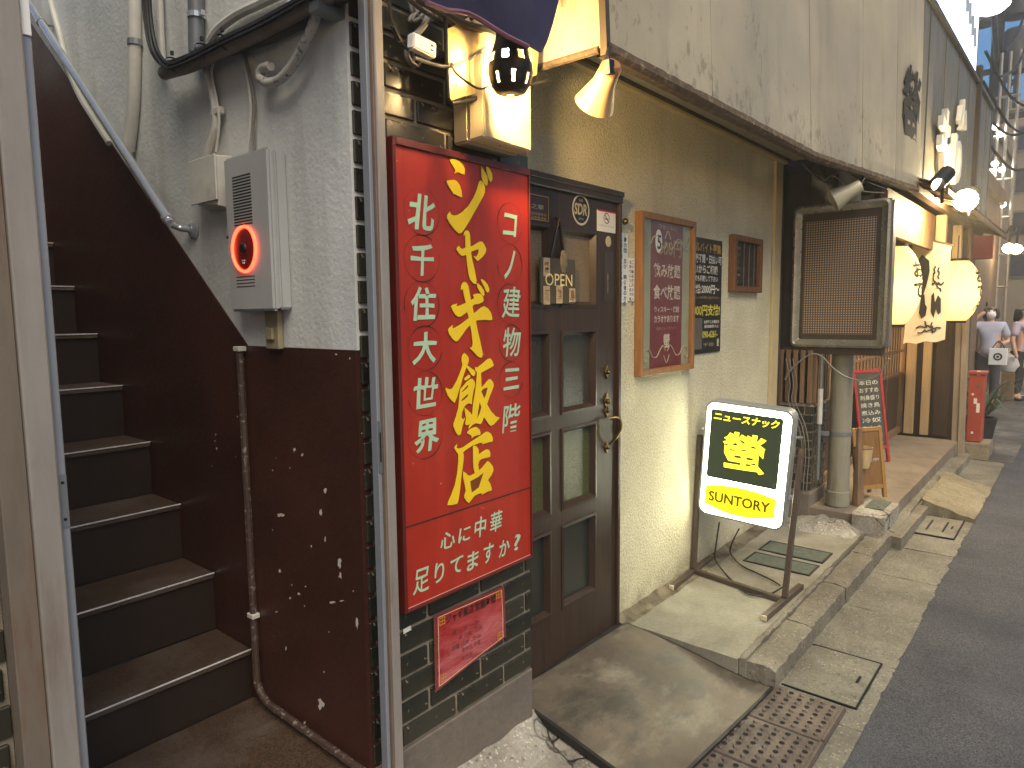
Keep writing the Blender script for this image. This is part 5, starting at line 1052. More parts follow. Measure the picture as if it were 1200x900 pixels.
for k in range(6): x = 5.03 + .055 * k; obj('slat', MB().box(x, x + .028, 1.435, 1.465, .845, 1.22), M_WOODM, t, bev=.002)
for z in (.845, 1.0, 1.19): obj('rail', MB().box(5.024, 5.36, 1.47, 1.50, z, z + .03), M_WOODD, t)
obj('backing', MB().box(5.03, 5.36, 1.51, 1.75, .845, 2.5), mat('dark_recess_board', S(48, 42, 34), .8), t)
t = thing('drain_pipe', 'thick grey drain pipe with a metal strap in front of the tiled corner', 'drain pipe', (5.15, 1.3, 0))
M_PVC = mat('old_grey_pvc', S(140, 136, 118), .5, var=.14, sc_=4, bump=.08, dirt=S(104, 96, 76), ds=5, stretch=(3, 3, .5))
obj('pipe', MB().tube([(5.17, 1.30, 2.45), (5.17, 1.30, .14)], .072, 24), M_PVC, t, smooth=True); obj('pipe_socket', MB().lathe([(.072, 0), (.080, 0), (.080, .1), (.072, .105)], (5.17, 1.30, .11), (0, 0, 1), 24), M_PVC, t, smooth=True)
obj('elbow', MB().tube([(5.17, 1.30, .15), (5.17, 1.295, .09), (5.18, 1.27, .045), (5.2, 1.21, .02), (5.22, 1.15, .01)], .070, 18, True, 4), M_PVC, t, smooth=True)
st = obj('strap', MB().lathe([(.0725, -.014), (.076, -.014), (.076, .014), (.0725, .014)], (5.17, 1.30, .63), (0, 0, 1), 24), M_GALV, t); obj('strap_bolt', MB().box(5.06, 5.10, 1.35, 1.42, .615, .645), M_GALV, st, bev=.003)
t = thing('thin_conduit', 'thin grey conduit beside the thick drain pipe', 'conduit', (5.05, 1.42, .15)); obj('pipe', MB().tube([(5.04, 1.405, 1.24), (5.04, 1.405, .3)], .012, 8), M_GALV, t, smooth=True); obj('coupling', MB().tube([(5.04, 1.405, .95), (5.04, 1.405, .7)], .018, 10), M_PIPEW, t, smooth=True)
tag(obj('mortar_lump', MB().grid(lambda u, v: (4.72 + .42 * u, 1.08 + .5 * v, -.01 + .10 * math.sin(u * math.pi) ** .7 * math.sin(v * math.pi) ** .8 * (.6 + .6 * abs(nz(u * 4, v * 4, 1, 1.3)))), 20, 22), M_OLD, smooth=True), 'rough mortar lump at the foot of the drain pipe', 'mortar')
cable('cable', 'grey cable sagging from the display past the drain pipe', 'cable', [PX(x, y, 4.95) for x, y in ((920, 445), (928, 432), (948, 416), (962, 417), (975, 430), (990, 441), (1010, 446), (1030, 438), (1042, 420))], .006, M_CABLEG, 6)
for k in range(3): cable('cable', ('leftmost thin cable hanging down the tiled corner', 'middle thin cable hanging down the tiled corner', 'rightmost thin cable hanging down the tiled corner')[k], 'cable', [PX(x + 4 * k, y, 4.97) for x, y in ((921, 420), (926, 450), (924, 470), (936, 500), (940, 530), (938, 560), (937, 580))], .0035, M_CABLEG, 5)

# ================================================================ NEIGHBOURING TAVERN
struct('tavern_step', rough_box(5.0, 8.55, .975, 1.62, -.2, .1, 50, 10, .004, 5), m_concrete('step_screed', S(116, 104, 90), S(146, 132, 114), False, 0, .35, .2), 'smooth grey concrete step in front of the tavern', smooth=True)
tag(obj('concrete_block', rough_box(4.97, 5.45, .955, 1.16, -.15, .118, 10, 8, .008, 14, None, .006), M_OLD, smooth=True), 'pale broken concrete block at the corner of the tavern step', 'concrete block')
obj('drain_grid', MB().box(5.16, 5.42, 1.0, 1.12, .119, .124).box(5.2, 5.38, 1.03, 1.05, .1245, .126), M_GREENPL, bpy.data.objects['concrete_block'])
for k in range(6):
    x = 5.05 + .58 * k
    o = obj('kerb_stone', rough_box(x, x + .574, .86, .968, -.2, -.015 - .01 * (k % 2), 10, 5, .006, 15, None, .006, 40 + k), M_KERB, None, smooth=True); o.parent = ker
t = thing('tavern', 'dark timber tavern front with lit lattice windows', 'building', (7.0, 1.6, .1)); TY = 1.6
obj('lower_wall', MB().box(5.37, 8.75, TY, TY + .1, .1, .78), M_WOODD, t); obj('upper_wall', MB().box(5.37, 8.75, TY, TY + .1, 1.32, 4.0), M_WOODD, t)
obj('lit_paper', MB().box(5.37, 8.74, TY + .04, TY + .05, .781, 1.319), emit('warm_window', (1.0, .66, .32, 1), 1.6), t)
for k in range(26): x = 5.5 + .125 * k; obj('window_bar', MB().box(x, x + .055, TY - .012, TY + .02, .78, 1.32), M_WOODD, t)
for z in (.765, 1.02, 1.30): obj('window_rail', MB().box(5.37, 8.74, TY - .018, TY - .013, z, z + .03), M_WOODM, t)
obj('skirting', MB().box(5.37, 8.74, TY - .04, TY - .001, .10, .17), M_WOODM, t, bev=.004)
for x in (6.3, 7.2, 8.1): obj('plank_seam', MB().box(x, x + .02, TY - .008, TY - .001, .17, .76), M_WOODM, t)
EX = 8.76
obj('end_wall', MB().box(EX, EX + .1, .98, TY + .1, .05, 4.0), M_WOODD, t)
for (xa, xb, m_) in ((1062, 1073, M_WOODL), (1081, 1091, M_WOODL), (1096, 1113, M_WOODD)):
    ya, yb = PX(xb, 450, EX).y, PX(xa, 450, EX).y; obj('post', MB().box(EX - .05, EX - .001, ya, yb, .1, 2.3), m_, t, bev=.004)
obj('side_strip', MB().box(EX - .03, EX - .001, PX(1060, 450, EX).y, PX(1050, 450, EX).y, .1, 2.3), M_WOODM, t)
obj('corner_pipe', MB().tube([(EX - .03, 1.0, 0), (EX - .03, 1.0, 2.4)], .02, 8), M_WOODM, t)
for (xa, xb) in ((1075, 1079), (1040, 1058)):
    ya, yb = PX(xb, 260, 8.6).y, PX(xa, 260, 8.6).y
obj('upper_recess', MB().box(5.4, EX, 1.2, 1.22, 2.18, 2.32), M_WOODM, t); obj('upper_post', MB().box(7.3, 7.4, 1.02, 1.1, 1.9, 2.34), M_WOODL, t, bev=.004); obj('upper_post', MB().box(8.3, 8.4, 1.02, 1.1, 1.9, 2.34), M_WOODL, t, bev=.004)
obj('upper_infill', MB().box(5.4, 8.7, 1.11, 1.15, 2.03, 2.34), mat('infill_brown', S(120, 92, 62), .7, var=.3), t)
# eave
def eave(u, v, o_=0.0): x = 5.80 + 4.6 * u; return (x, 1.03 - .21 * v, 2.46 + .03 * u - .08 * v + .010 * math.sin(x * 40) * (v > .0) + o_)
ev = obj('eave_roof', MB().grid(lambda u, v: eave(u, v), 90, 5).grid(lambda u, v: eave(u, v, -.035), 90, 5), mat('eave_metal', S(106, 88, 66), .6, .2, var=.35, sc_=6, bump=.3), t, smooth=True)
obj('eave_board', MB().hexa([(5.8, .808, 2.31), (10.4, .808, 2.335), (10.4, .826, 2.335), (5.8, .826, 2.31)], [(5.8, .808, 2.355), (10.4, .808, 2.385), (10.4, .826, 2.385), (5.8, .826, 2.355)]), M_WOODM, t, bev=.003); obj('eave_beam', MB().box(5.8, 9.8, .99, 1.05, 2.345, 2.40), M_WOODM, t, bev=.003)
for k in range(9): x = 5.95 + .5 * k; obj('rafter', MB().bar((x, 1.03, 2.415), (x, .83, 2.35), .03, .03), M_WOODM, t)
# dark corrugated fascia with raised white characters
FYB = 1.02; 
M_CLAD = mat('dark_grey_cladding', S(112, 106, 92), .5, .15, var=.2, sc_=3, bump=.1, stretch=(3, 3, .4), dirt=S(84, 78, 66), ds=3)
FTOP = lambda x: 3.73 + .03 * (x - 5.87)
for k in range(6):
    x0, x1 = 5.87 + .72 * k + .005, 5.87 + .72 * (k + 1) - .005
    obj('fascia_panel', MB().hexa([(x0, FYB, 2.47), (x1, FYB, 2.47), (x1, FYB + .03, 2.47), (x0, FYB + .03, 2.47)], [(x0, FYB, FTOP(x0)), (x1, FYB, FTOP(x1)), (x1, FYB + .03, FTOP(x1)), (x0, FYB + .03, FTOP(x0))]), M_CLAD, t, bev=.003)
    obj('panel_rib', MB().box(x0 + .2, x0 + .215, FYB - .008, FYB - .0005, 2.47, FTOP(x0) - .01), M_CLAD, t)
obj('fascia_top', MB().hexa([(5.87, FYB - .03, FTOP(5.87) + .001), (10.2, FYB - .03, FTOP(10.2) + .001), (10.2, FYB + .2, FTOP(10.2) + .001), (5.87, FYB + .2, FTOP(5.87) + .001)], [(5.87, FYB - .03, FTOP(5.87) + .035), (10.2, FYB - .03, FTOP(10.2) + .035), (10.2, FYB + .2, FTOP(10.2) + .035), (5.87, FYB + .2, FTOP(5.87) + .035)]), mat('fascia_cap', S(90, 88, 84), .5, .3), t)
obj('fascia_end', MB().box(10.2, 10.26, FYB - .01, 1.7, 2.42, 3.85), mat('dark_grey_cladding2', S(96, 90, 78), .5, .2), t); obj('upper_storey', MB().box(6.2, 10.15, 1.06, 4.0, 2.42, 3.70), M_WOODD, t)
E_L = mat('white_raised_letters', S(228, 222, 204), .45, var=.05)
for s_, x, y, w_, h_ in (('小', 1124, 138, .40, .30), ('も', 1104, 172, .55, .55), ('り', 1117, 190, .42, .42)):
    p = PY(x, y, FYB - .03); o = obj('raised_character', text_mb(MB(), s_, p, UY, VZ, w_=w_, h_=h_, bold=.03, lift=.0), E_L, t); so_ = o.modifiers.new('depth', 'SOLIDIFY'); so_.thickness = .04
# spot lamps on the eave: the far one is lit towards the camera
def spot(label, px, lit, group):
    p = PY(px[0], px[1], .785); t_ = thing('spot_lamp', label, 'lamp', tuple(p), group)
    obj('housing', MB().tube([p + Vector((.06, -.02, .06)), p + Vector((-.04, .02, -.02))], .05, 14), M_BLK, t_, smooth=True)
    obj('lamp_face', MB().lathe([(0, .03), (.034, .02), (.045, 0)] if px[0] < 1120 else [(0, .07), (.05, .05), (.085, 0)], p + Vector((-.04, .02, -.02)), (-.5, .8, .35) if px[0] < 1120 else (-.9, .0, -.3), 16), lit, t_, smooth=True); obj('arm', MB().tube([p + Vector((.02, 0, .0)), p + Vector((.03, 0, -.14))], .01, 6), M_BLK, t_); return p  # far lamp's face is oversized to imitate its flare
spot('black spot lamp lighting the raised characters on the dark fascia', (1104, 212), emit('spot_glow', (1, .9, .7, 1), 2), 'spot lamps on the tavern eave')
p = spot('brightest spot lamp glaring at the end of the tavern eave', (1136, 232), emit('spot_glare', (1, .80, .46, 1), 260), 'spot lamps on the tavern eave')
# lanterns
def lantern(label, c_, r_, h_, chars):
    t_ = thing('paper_lantern', label, 'lantern', (c_[0], c_[1], c_[2] - h_ / 2), 'paper lanterns'); c_ = Vector(c_)
    prof_ = []; n_ = 18
    for k in range(n_ * 2 + 1):
        a_ = -1 + k / n_; rr = r_ * math.sqrt(max(0, 1 - (.90 * a_) ** 2)) * (1 - .022 * (k % 2)); prof_.append((rr, a_ * h_ / 2))
    def m_l():
        tt = NT('lantern_paper'); b = tt.noise(40, 3, .6, tt.scale((1, 1, 3))); c = tt.mix(tt.ramp(b, .3, .7), (.93, .80, .48, 1), (.96, .86, .58, 1))
        df = tt.n.new('ShaderNodeBsdfDiffuse'); tl = tt.n.new('ShaderNodeBsdfTranslucent'); mx = tt.n.new('ShaderNodeMixShader'); mx.inputs[0].default_value = .6
        tt.l.new(c, df.inputs[0]); tt.l.new(c, tl.inputs[0]); tt.l.new(df.outputs[0], mx.inputs[1]); tt.l.new(tl.outputs[0], mx.inputs[2]); tt.l.new(mx.outputs[0], tt.n['Material Output'].inputs[0]); return tt.m
    if 'lantern_paper' not in MATS: MATS['lantern_paper'] = m_l()
    obj('paper_body', MB().lathe(prof_, c_, (0, 0, 1), 32), MATS['lantern_paper'], t_, smooth=True)
    obj('bulb', MB().lathe([(0, .06), (.04, .045), (.055, 0), (.04, -.045), (0, -.06)], c_ + Vector((0, 0, -.03)), (0, 0, 1), 14), emit('lantern_bulb', (1, .78, .38, 1), 11), t_, smooth=True)
    for s_ in (-1, 1): obj('ring', MB().lathe([(r_ * .46, -.012), (r_ * .47, -.012), (r_ * .47, .012), (r_ * .3, .012)], c_ + Vector((0, 0, s_ * (h_ / 2 + .008))), (0, 0, 1), 24), M_BLK, t_)
    obj('hanger', MB().tube([c_ + Vector((0, 0, h_ / 2)), c_ + Vector((0, 0, h_ / 2 + .25))], .005, 6), M_BLK, t_)
    for q, (s_, az, dz, hh) in enumerate(chars):
        mb = MB(); vs, fs, x0, x1, y0, y1 = glyph(s_, .04); k_ = hh / (y1 - y0)
        pts = []
        for v in vs:
            zz = dz + (v.y - (y0 + y1) / 2) * k_; an = az + (v.x - (x0 + x1) / 2) * k_ / r_ ; rr = r_ * math.sqrt(max(0, 1 - (.90 * min(1, abs(zz / (h_ / 2)))) ** 2)) + .004
            pts.append(c_ + Vector((math.cos(an) * rr, math.sin(an) * rr, zz)))
        mb.add(pts, fs); obj('brush_character', mb, M_INK, t_)
lantern('glowing cream paper lantern right beside the dotted display', (6.2, 1.211, 1.686), .205, .62, (('お', 4.42, .12, .13), ('で', 4.42, -.04, .12)))
lantern('glowing cream paper lantern furthest along beyond the cloth banner', (8.2, 1.03, 1.676), .215, .60, (('お', 4.5, .14, .13), ('で', 4.5, -.01, .12), ('ん', 4.5, -.15, .11)))
# cloth banner
t = thing('cloth_banner', 'cream cloth banner with black brush drawings between the lanterns', 'banner', (7.3, 1.1, 1.2)); NX = 7.3
b0 = [PX(1072, 277, NX), PX(1115, 287, NX - .05), PX(1107, 399, NX - .05), PX(1058, 403, NX)]
def ban(u, v, off=0.0):
    p = (b0[0] * (1 - u) + b0[1] * u) * (1 - v) + (b0[3] * (1 - u) + b0[2] * u) * v; return p + Vector((-off + .015 * math.sin(u * 7 + v) * v, 0, .008 * math.sin(u * 14) * v))
obj('cloth', MB().grid(lambda u, v: ban(u, v), 20, 16), mat('cream_cloth', S(214, 204, 178), .85, var=.1, bump=.3, bs=240), t, smooth=True)
obj('rod', MB().tube([ban(-.08, 0), ban(1.08, 0)], .009, 8), M_WOODM, t)
def blot(pts, nm='brush_mark'):
    m_ = MB(); m_.prism([ban(u, v, .006) for u, v in pts], (-1, 0, 0), .0006); obj(nm, m_, M_INK, t)
blot([(.18, .20), (.26, .15), (.34, .17), (.46, .20), (.50, .30), (.46, .42), (.40, .52), (.38, .58), (.30, .54), (.24, .45), (.30, .38), (.22, .34), (.17, .28)])
blot([(.34, .56), (.42, .52), (.46, .62), (.52, .66), (.50, .74), (.40, .76), (.32, .70)]); blot([(.60, .54), (.66, .50), (.70, .60), (.76, .52), (.84, .56), (.86, .70), (.80, .72), (.74, .66), (.70, .76), (.62, .70)])
for k, (x0, y0, x1, y1) in enumerate(((.62, .24, .62, .34), (.72, .24, .74, .36), (.58, .42, .86, .40), (.6, .36, .82, .48), (.3, .84, .9, .86), (.36, .9, .8, .88), (.5, .8, .56, .86), (.66, .8, .7, .9))):
    m_ = MB().tube([ban(x0 + (x1 - x0) * q / 6 + .02 * math.sin(q * 2.1 + k), y0 + (y1 - y0) * q / 6 + .012 * math.sin(q * 3.3 + k * 2), .007) for q in range(7)], .006, 5, True, 3); obj('brush_line', m_, M_INK, t)
# A-boards on the step
def aboard(name, label, fm, face, P0, w_, h_, yaw, chalk):
    t_ = thing(name, label, 'menu board', P0); c = Vector(P0); u = Vector((math.sin(yaw), -math.cos(yaw), 0)); n_ = Vector((-math.cos(yaw), -math.sin(yaw), 0)); v = (VZ - n_ * .16).normalized()
    def q(a_, b_, o_=0): return c + u * a_ + v * b_ + n_ * o_
    for a_ in (-w_ / 2, w_ / 2): obj('leg', MB().bar(q(a_, 0), q(a_, h_), .03, .022, n_), fm, t_, bev=.002)
    for b_ in (h_ * .16, h_ - .015): obj('rail', MB().bar(q(-w_ / 2 + .016, b_), q(w_ / 2 - .016, b_), .022, .03, v), fm, t_, bev=.002)
    obj('board', MB().hexa([q(-w_ / 2 + .016, h_ * .18, -.006), q(w_ / 2 - .016, h_ * .18, -.006), q(w_ / 2 - .016, h_ * .18, .004), q(-w_ / 2 + .016, h_ * .18, .004)], [q(-w_ / 2 + .016, h_ - .035, -.006), q(w_ / 2 - .016, h_ - .035, -.006), q(w_ / 2 - .016, h_ - .035, .004), q(-w_ / 2 + .016, h_ - .035, .004)]), face, t_)
    for a_ in (-w_ / 2, w_ / 2): obj('back_leg', MB().bar(q(a_, h_ - .03, -.012), c + u * a_ - n_ * .28 * h_ , .022, .02, n_), fm, t_)
    for k, s_ in enumerate(chalk): text('lettering', s_, q(0, h_ * .9 - h_ * .72 * (k + .5) / len(chalk), .004), u, v, mat('chalk', S(200, 200, 190), .8), t_, w_=w_ * .72, h_=h_ * .05, lift=.001)
    return t_
aboard('menu_board', 'leaning red framed chalk menu board on the tavern step', mat('red_paint_wood', S(150, 40, 40), .5, var=.15), mat('chalkboard', S(58, 58, 52), .7), (6.80, 1.40, .105), .34, .86, 1.12, ('本日の', 'おすすめ', '刺身盛り', '焼き鳥', '煮込み', '冷奴', '生ビール', '日本酒', 'ハイボール'))
aboard('notice_board', 'yellow timber notice board standing behind the drain pipe', mat('yellow_timber', S(158, 116, 58), .5, var=.2, stretch=(6, 6, .6)), mat('yellow_board', S(128, 90, 44), .55, var=.25, stretch=(6, 6, .6)), (5.42, 1.13, .125), .24, .52, 1.0, ('営業中',))
t = thing('basket', 'small woven basket hung on the yellow notice board', 'basket', (5.38, 1.19, .4)); obj('weave', MB().lathe([(.045, 0), (.06, .08), (.066, .15), (.060, .15), (.04, .005)], (5.36, 1.19, .36), (0, 0, 1), 14), M_WOODL, t, smooth=True); obj('band', MB().lathe([(.066, 0), (.07, .005), (.066, .012)], (5.36, 1.19, .50), (0, 0, 1), 14), M_WOODM, t)
mb = MB(); mb.tube([(5.26, 1.185, .06), (5.27, 1.19, .25), (5.26, 1.195, .45), (5.27, 1.20, .66)], [.04, .035, .028, .018], 7, True, 5); tag(obj('driftwood', mb, M_WOODM, smooth=True), 'gnarled weathered plank leaning beside the drain pipe', 'plank')
# planks, red box, block, plant
t = thing('leaning_planks', 'pair of grey weathered planks standing by the red box', 'planks', (8.55, .93, -.05)); y0, y1 = PX(1135, 450, 8.5).y, PX(1119, 450, 8.5).y
obj('plank', MB().bar((8.5, y0 + (y1 - y0) * .27, -.07), (8.5, y0 + (y1 - y0) * .22 + .03, 1.55), .05, (y1 - y0) * .48, (0, 1, 0)), mat('grey_plank', S(140, 128, 110), .7, var=.2, stretch=(6, 6, .5)), t, bev=.003); obj('plank', MB().bar((8.52, y0 + (y1 - y0) * .78, -.07), (8.52, y0 + (y1 - y0) * .73 + .03, 1.6), .05, (y1 - y0) * .46, (0, 1, 0)), mat('grey_plank', S(140, 128, 110), .7), t, bev=.003)
RX = 8.7; yr0, yr1 = PX(1153, 470, RX).y, PX(1134, 470, RX).y
t = thing('red_box', 'slim red metal box with white stickers on a concrete block', 'box', (RX + .1, (yr0 + yr1) / 2, .07)); M_RB = mat('red_metal', S(160, 66, 48), .45, var=.15, dirt=S(140, 60, 44), ds=4)
obj('body', MB().box(RX, RX + .22, yr0 + .005, yr1, .075, .80), M_RB, t, bev=.008); obj('lid', MB().box(RX - .015, RX + .24, yr0 - .012, yr1 + .012, .801, .83), M_RB, t, bev=.005)
for x, y, w_, h_ in ((1147, 437, .03, .05), (1147, 452, .03, .04), (1143, 470, .03, .06), (1146, 478, .03, .1), (1140, 462, .02, .02), (1139, 507, .02, .025)): p = PX(x, y, RX - .002); obj('sticker', MB().box(RX - .002, RX - .0005, p.y - w_ / 2, p.y + w_ / 2, p.z - h_ / 2, p.z + h_ / 2), M_PAPER if y != 452 else mat('green_sticker', S(90, 100, 70), .5), t)
tag(obj('base_block', rough_box(RX - .06, RX + .35, yr0 - .07, yr1 + .01, -.11, .072, 6, 6, .006, 12, None, .005), M_STONE, smooth=True), 'rough concrete block under the red box', 'concrete block')
t = thing('potted_plant', 'spiky green plant drooping behind the red box', 'plant', (10.0, .93, -.08))
obj('pot', MB().lathe([(.0, 0), (.13, 0), (.17, .24), (.18, .28), (.15, .28)], (10.0, .93, -.1), (0, 0, 1), 18), M_RUBB, t, smooth=True)
mb = MB()
for k in range(80):
    a_ = rnd.uniform(0, 6.28); l_ = rnd.uniform(.5, 1.05); lift = rnd.uniform(.4, 1.1); d_ = Vector((math.cos(a_), math.sin(a_), 0)); w_ = Vector((-d_.y, d_.x, 0)) * .014; base = Vector((10.0, .93, .16)) + d_ * .04; prev = None
    for q in range(6):
        f_ = q / 5; p = base + d_ * l_ * .6 * f_ + Vector((0, 0, lift * l_ * (1.6 * f_ - 1.3 * f_ * f_))); ww = w_ * (1 - f_ * .9); mb.v += [p - ww, p + ww]
        if q: i = len(mb.v); mb.f.append((i - 4, i - 3, i - 1, i - 2))
o = obj('leaves', mb, mat('spiky_leaf', S(74, 92, 56), .5, var=.4, sc_=4), t); o['kind'] = 'stuff'

# ================================================================ FURTHER DOWN THE STREET
def m_wet():
    tt = NT('wet_paving'); b = tt.noise(1.3, 6, .6); c = tt.mix(tt.ramp(b, .35, .7), S(70, 66, 62), S(118, 112, 104)); return tt.out(c, tt.ramp(b, .4, .62, .7, .22), 0, tt.bump(tt.noise(40, 4), .3, .006), .5)
struct('side_pavement', rough_box(8.62, 60, .50, 9.0, -.2, -.092, 60, 20, .004, 3), m_wet(), 'wet grey paving beyond the red box', smooth=True)
# lit white sign standing on the tavern fascia
t = thing('roof_sign', 'bright white lit sign on top of the tavern fascia', 'sign', (7.4, 1.0, 3.78)); xr = PY(1143, 88, 1.0).x
obj('lit_face', MB().hexa([(5.9, 1.0, 3.775), (xr, 1.0, 3.855), (xr, 1.01, 3.855), (5.9, 1.01, 3.775)], [(5.9, 1.0, 5.2), (xr, 1.0, 5.2), (xr, 1.01, 5.2), (5.9, 1.01, 5.2)]), emit('roof_sign_glow', (.86, .93, 1.0, 1), .9), t); obj('case', MB().box(5.88, xr + .03, 1.011, 1.18, 3.90, 5.22), M_ALU, t)
for k in range(9): x = xr - .25 - .2 * k; obj('dark_mark', MB().bar((x, .998, 4.02 + .045 * k), (x - .06, .998, 4.18 + .05 * k), .002, .05, (0, 1, 0)), mat('sign_mark_grey', S(90, 96, 104), .5), t)
obj('upper_room', MB().box(xr + .04, xr + .5, 1.05, 3.5, 3.9, 4.9), mat('beige_upper', S(150, 130, 96), .7), t)
# street lamp
p = PX(1160, 9, 11.0); t = thing('street_lamp', 'glaring white street lamp head above the tavern roof', 'street lamp', tuple(p))
obj('lamp_head', MB().lathe([(0, .02), (.2, .03), (.26, .06), (.22, .12), (0, .14)], p, (0, 0, 1), 18, 1.3), M_BLK, t, smooth=True); obj('lamp_glass', MB().lathe([(0, -.05), (.16, -.03), (.22, .028), (.0, .0281)], p, (0, 0, 1), 18, 1.3), emit('street_lamp_glow', (.9, .97, 1.0, 1), 8), t, smooth=True)
obj('arm', MB().tube([p + Vector((0, 0, .1)), p + Vector((.9, .05, .25)), p + Vector((2.6, .15, .1))], .04, 8, True, 3), M_BLK, t, smooth=True)
# utility pole with transformer
px_ = PX(1160, 200, 16.5); t = thing('utility_pole', 'dark utility pole with bulky transformers above the street', 'utility pole', (px_.x, px_.y, -.09)); M_POLE = mat('dark_pole', S(62, 60, 62), .7, var=.2)
obj('pole', MB().tube([(px_.x, px_.y, -.1), (px_.x, px_.y, 9.5)], .10, 12), M_POLE, t, smooth=True)
for k, (dz, r_, dy) in enumerate(((5.9, .22, -.3), (6.9, .24, .25), (6.9, .22, -.3))): obj('transformer', MB().lathe([(0, 0), (r_, .02), (r_, .72), (r_ * .8, .8), (0, .82)], (px_.x - .1, px_.y + dy, dz), (0, 0, 1), 16), M_POLE, t, smooth=True)
for z in (5.1, 6.0, 7.2): obj('cross_arm', MB().box(px_.x - .05, px_.x + .05, px_.y - .9, px_.y + .9, z, z + .09), M_POLE, t)
obj('cable_box', MB().box(px_.x - .25, px_.x - .1, px_.y - .2, px_.y + .2, 5.0, 5.5), M_POLE, t, bev=.03)
for k, (a_, b_) in enumerate((((1152, 95), (1215, 160)), ((1155, 60), (1215, 128)), ((1150, 130), (1215, 148)), ((1160, 170), (1215, 190)), ((1178, 60), (1210, -20)), ((1172, 90), (1212, 30)))):
    p, q = PX(*a_, 13.0), PX(*b_, 15.0); mid = (p + q) / 2 - Vector((0, 0, .25)); cable('overhead_wire', ('overhead wire just under the transformer', 'overhead wire crossing at transformer height', 'lower overhead wire sagging to the right', 'lowest overhead wire to the right edge', 'overhead wire rising to the right against the sky', 'steep overhead wire above the steel frame')[k], 'wire', [p, mid, q], .022, M_CABLEB, 5, 6)
t = thing('steel_frame', 'dark steel lattice frame against the dusk sky', 'lattice frame', (19, 1.3, 6.0)); a_, b_ = PX(1176, 112, 19), PX(1192, 62, 19)
for y in (a_.y, (a_.y + b_.y) / 2, b_.y): obj('upright', MB().bar((19, y, a_.z - .3), (19, y, b_.z), .06, .06), M_POLE, t)
for k in range(4): z = a_.z + (b_.z - a_.z) * k / 3; obj('beam', MB().bar((19, a_.y, z), (19, b_.y, z), .05, .05), M_POLE, t); 
for k in range(3): z = a_.z + (b_.z - a_.z) * k / 3; obj('brace', MB().bar((19, a_.y, z), (19, b_.y, z + (b_.z - a_.z) / 3), .04, .04), M_POLE, t)
# buildings closing the view
def far_building(name, label, x, y0, y1, h_, m_, wm, cols, rows, d=6.0, z0=2.4):
    t_ = thing(name, label, 'building', (x, (y0 + y1) / 2, -.1)); obj('wall', MB().box(x, x + d, y0, y1, -.12, h_), m_, t_); obj('parapet', MB().box(x - .06, x + d, y0 - .06, y1 + .06, h_ + .001, h_ + .25), m_, t_)
    for r_ in range(rows):
        for c_ in range(cols):
            ya = y0 + (y1 - y0) * (c_ + .2) / cols; yb = y0 + (y1 - y0) * (c_ + .75) / cols; z = z0 + (h_ - z0) * r_ / rows; zz = z + (h_ - z0) / rows * .62
            w_ = obj('window', MB().box(x - .03, x - .001, ya, yb, z, zz), mat('window_frame_grey', S(120, 114, 104), .5), t_); obj('pane', MB().box(x - .034, x - .0305, ya + .06, yb - .06, z + .06, zz - .06), wm, w_)
    return t_
M_PANE = mat('far_pane', S(58, 66, 84), .15, 0, var=.3)
far_building('far_building', 'warm grey building with window columns closing the view down the street', 26, .2, 5.2, 7.4, mat('far_wall_warm', S(160, 146, 126), .8, var=.2, sc_=1), M_PANE, 5, 4)
far_building('far_building', 'darker building standing left behind the scaffold lights', 19.5, 1.9, 4.8, 5.6, mat('far_wall_dark', S(120, 106, 92), .8, var=.2, sc_=1), M_PANE, 2, 4)
far_building('far_building', 'low shop building with the red banner beyond the tavern', 12.6, 1.36, 3.6, 3.4, mat('far_wall_brown', S(110, 88, 70), .8, var=.2, sc_=1), emit('far_lit_pane', (1, .8, .5, 1), .15), 2, 1, 3.5, 2.0)
t = thing('red_banner', 'plain dark red banner board hanging beyond the far lantern', 'banner', tuple(PX(1151, 300, 11.6))); q0, q1 = PX(1163, 303, 11.6), PX(1136, 277, 11.6)
obj('board', MB().box(11.6, 11.68, q0.y, q1.y, q0.z, q1.z), mat('red_banner', S(140, 52, 36), .7, var=.2), t, bev=.01); obj('hanger', MB().tube([(11.64, q1.y - .02, q1.z), (11.64, q1.y - .02, q1.z + .5)], .02, 6), M_BLK, t)
# scaffold strung with small lamps
t = thing('scaffold', 'steel scaffold strung with small white lamps down the street', 'scaffold', (16, 1.5, -.1)); M_SC = mat('scaffold_steel', S(150, 144, 132), .4, .5)
for x in (1160, 1170, 1181): y = PX(x, 300, 16).y; obj('upright', MB().tube([(16, y, -.1), (16, y, 6.2)], .03, 6), M_SC, t)
ya, yb = PX(1184, 300, 16).y, PX(1156, 300, 16).y
for z in (1.9, 2.5, 3.2, 3.9, 4.7, 5.4): obj('ledger', MB().tube([(16, ya, z), (16, yb, z)], .028, 6), M_SC, t)
for k, (x, y) in enumerate(((1166, 149), (1173, 157), (1166, 192), (1174, 199), (1163, 236), (1160, 201), (1175, 240), (1150, 277))):
    p = PX(x, y, 15.9); obj('small_lamp', MB().lathe([(0, -.05), (.045, -.03), (.06, 0), (.045, .04), (0, .05)], p, (0, 0, 1), 10), emit('small_lamp_glow', (1, .95, .85, 1), 6), t, smooth=True)
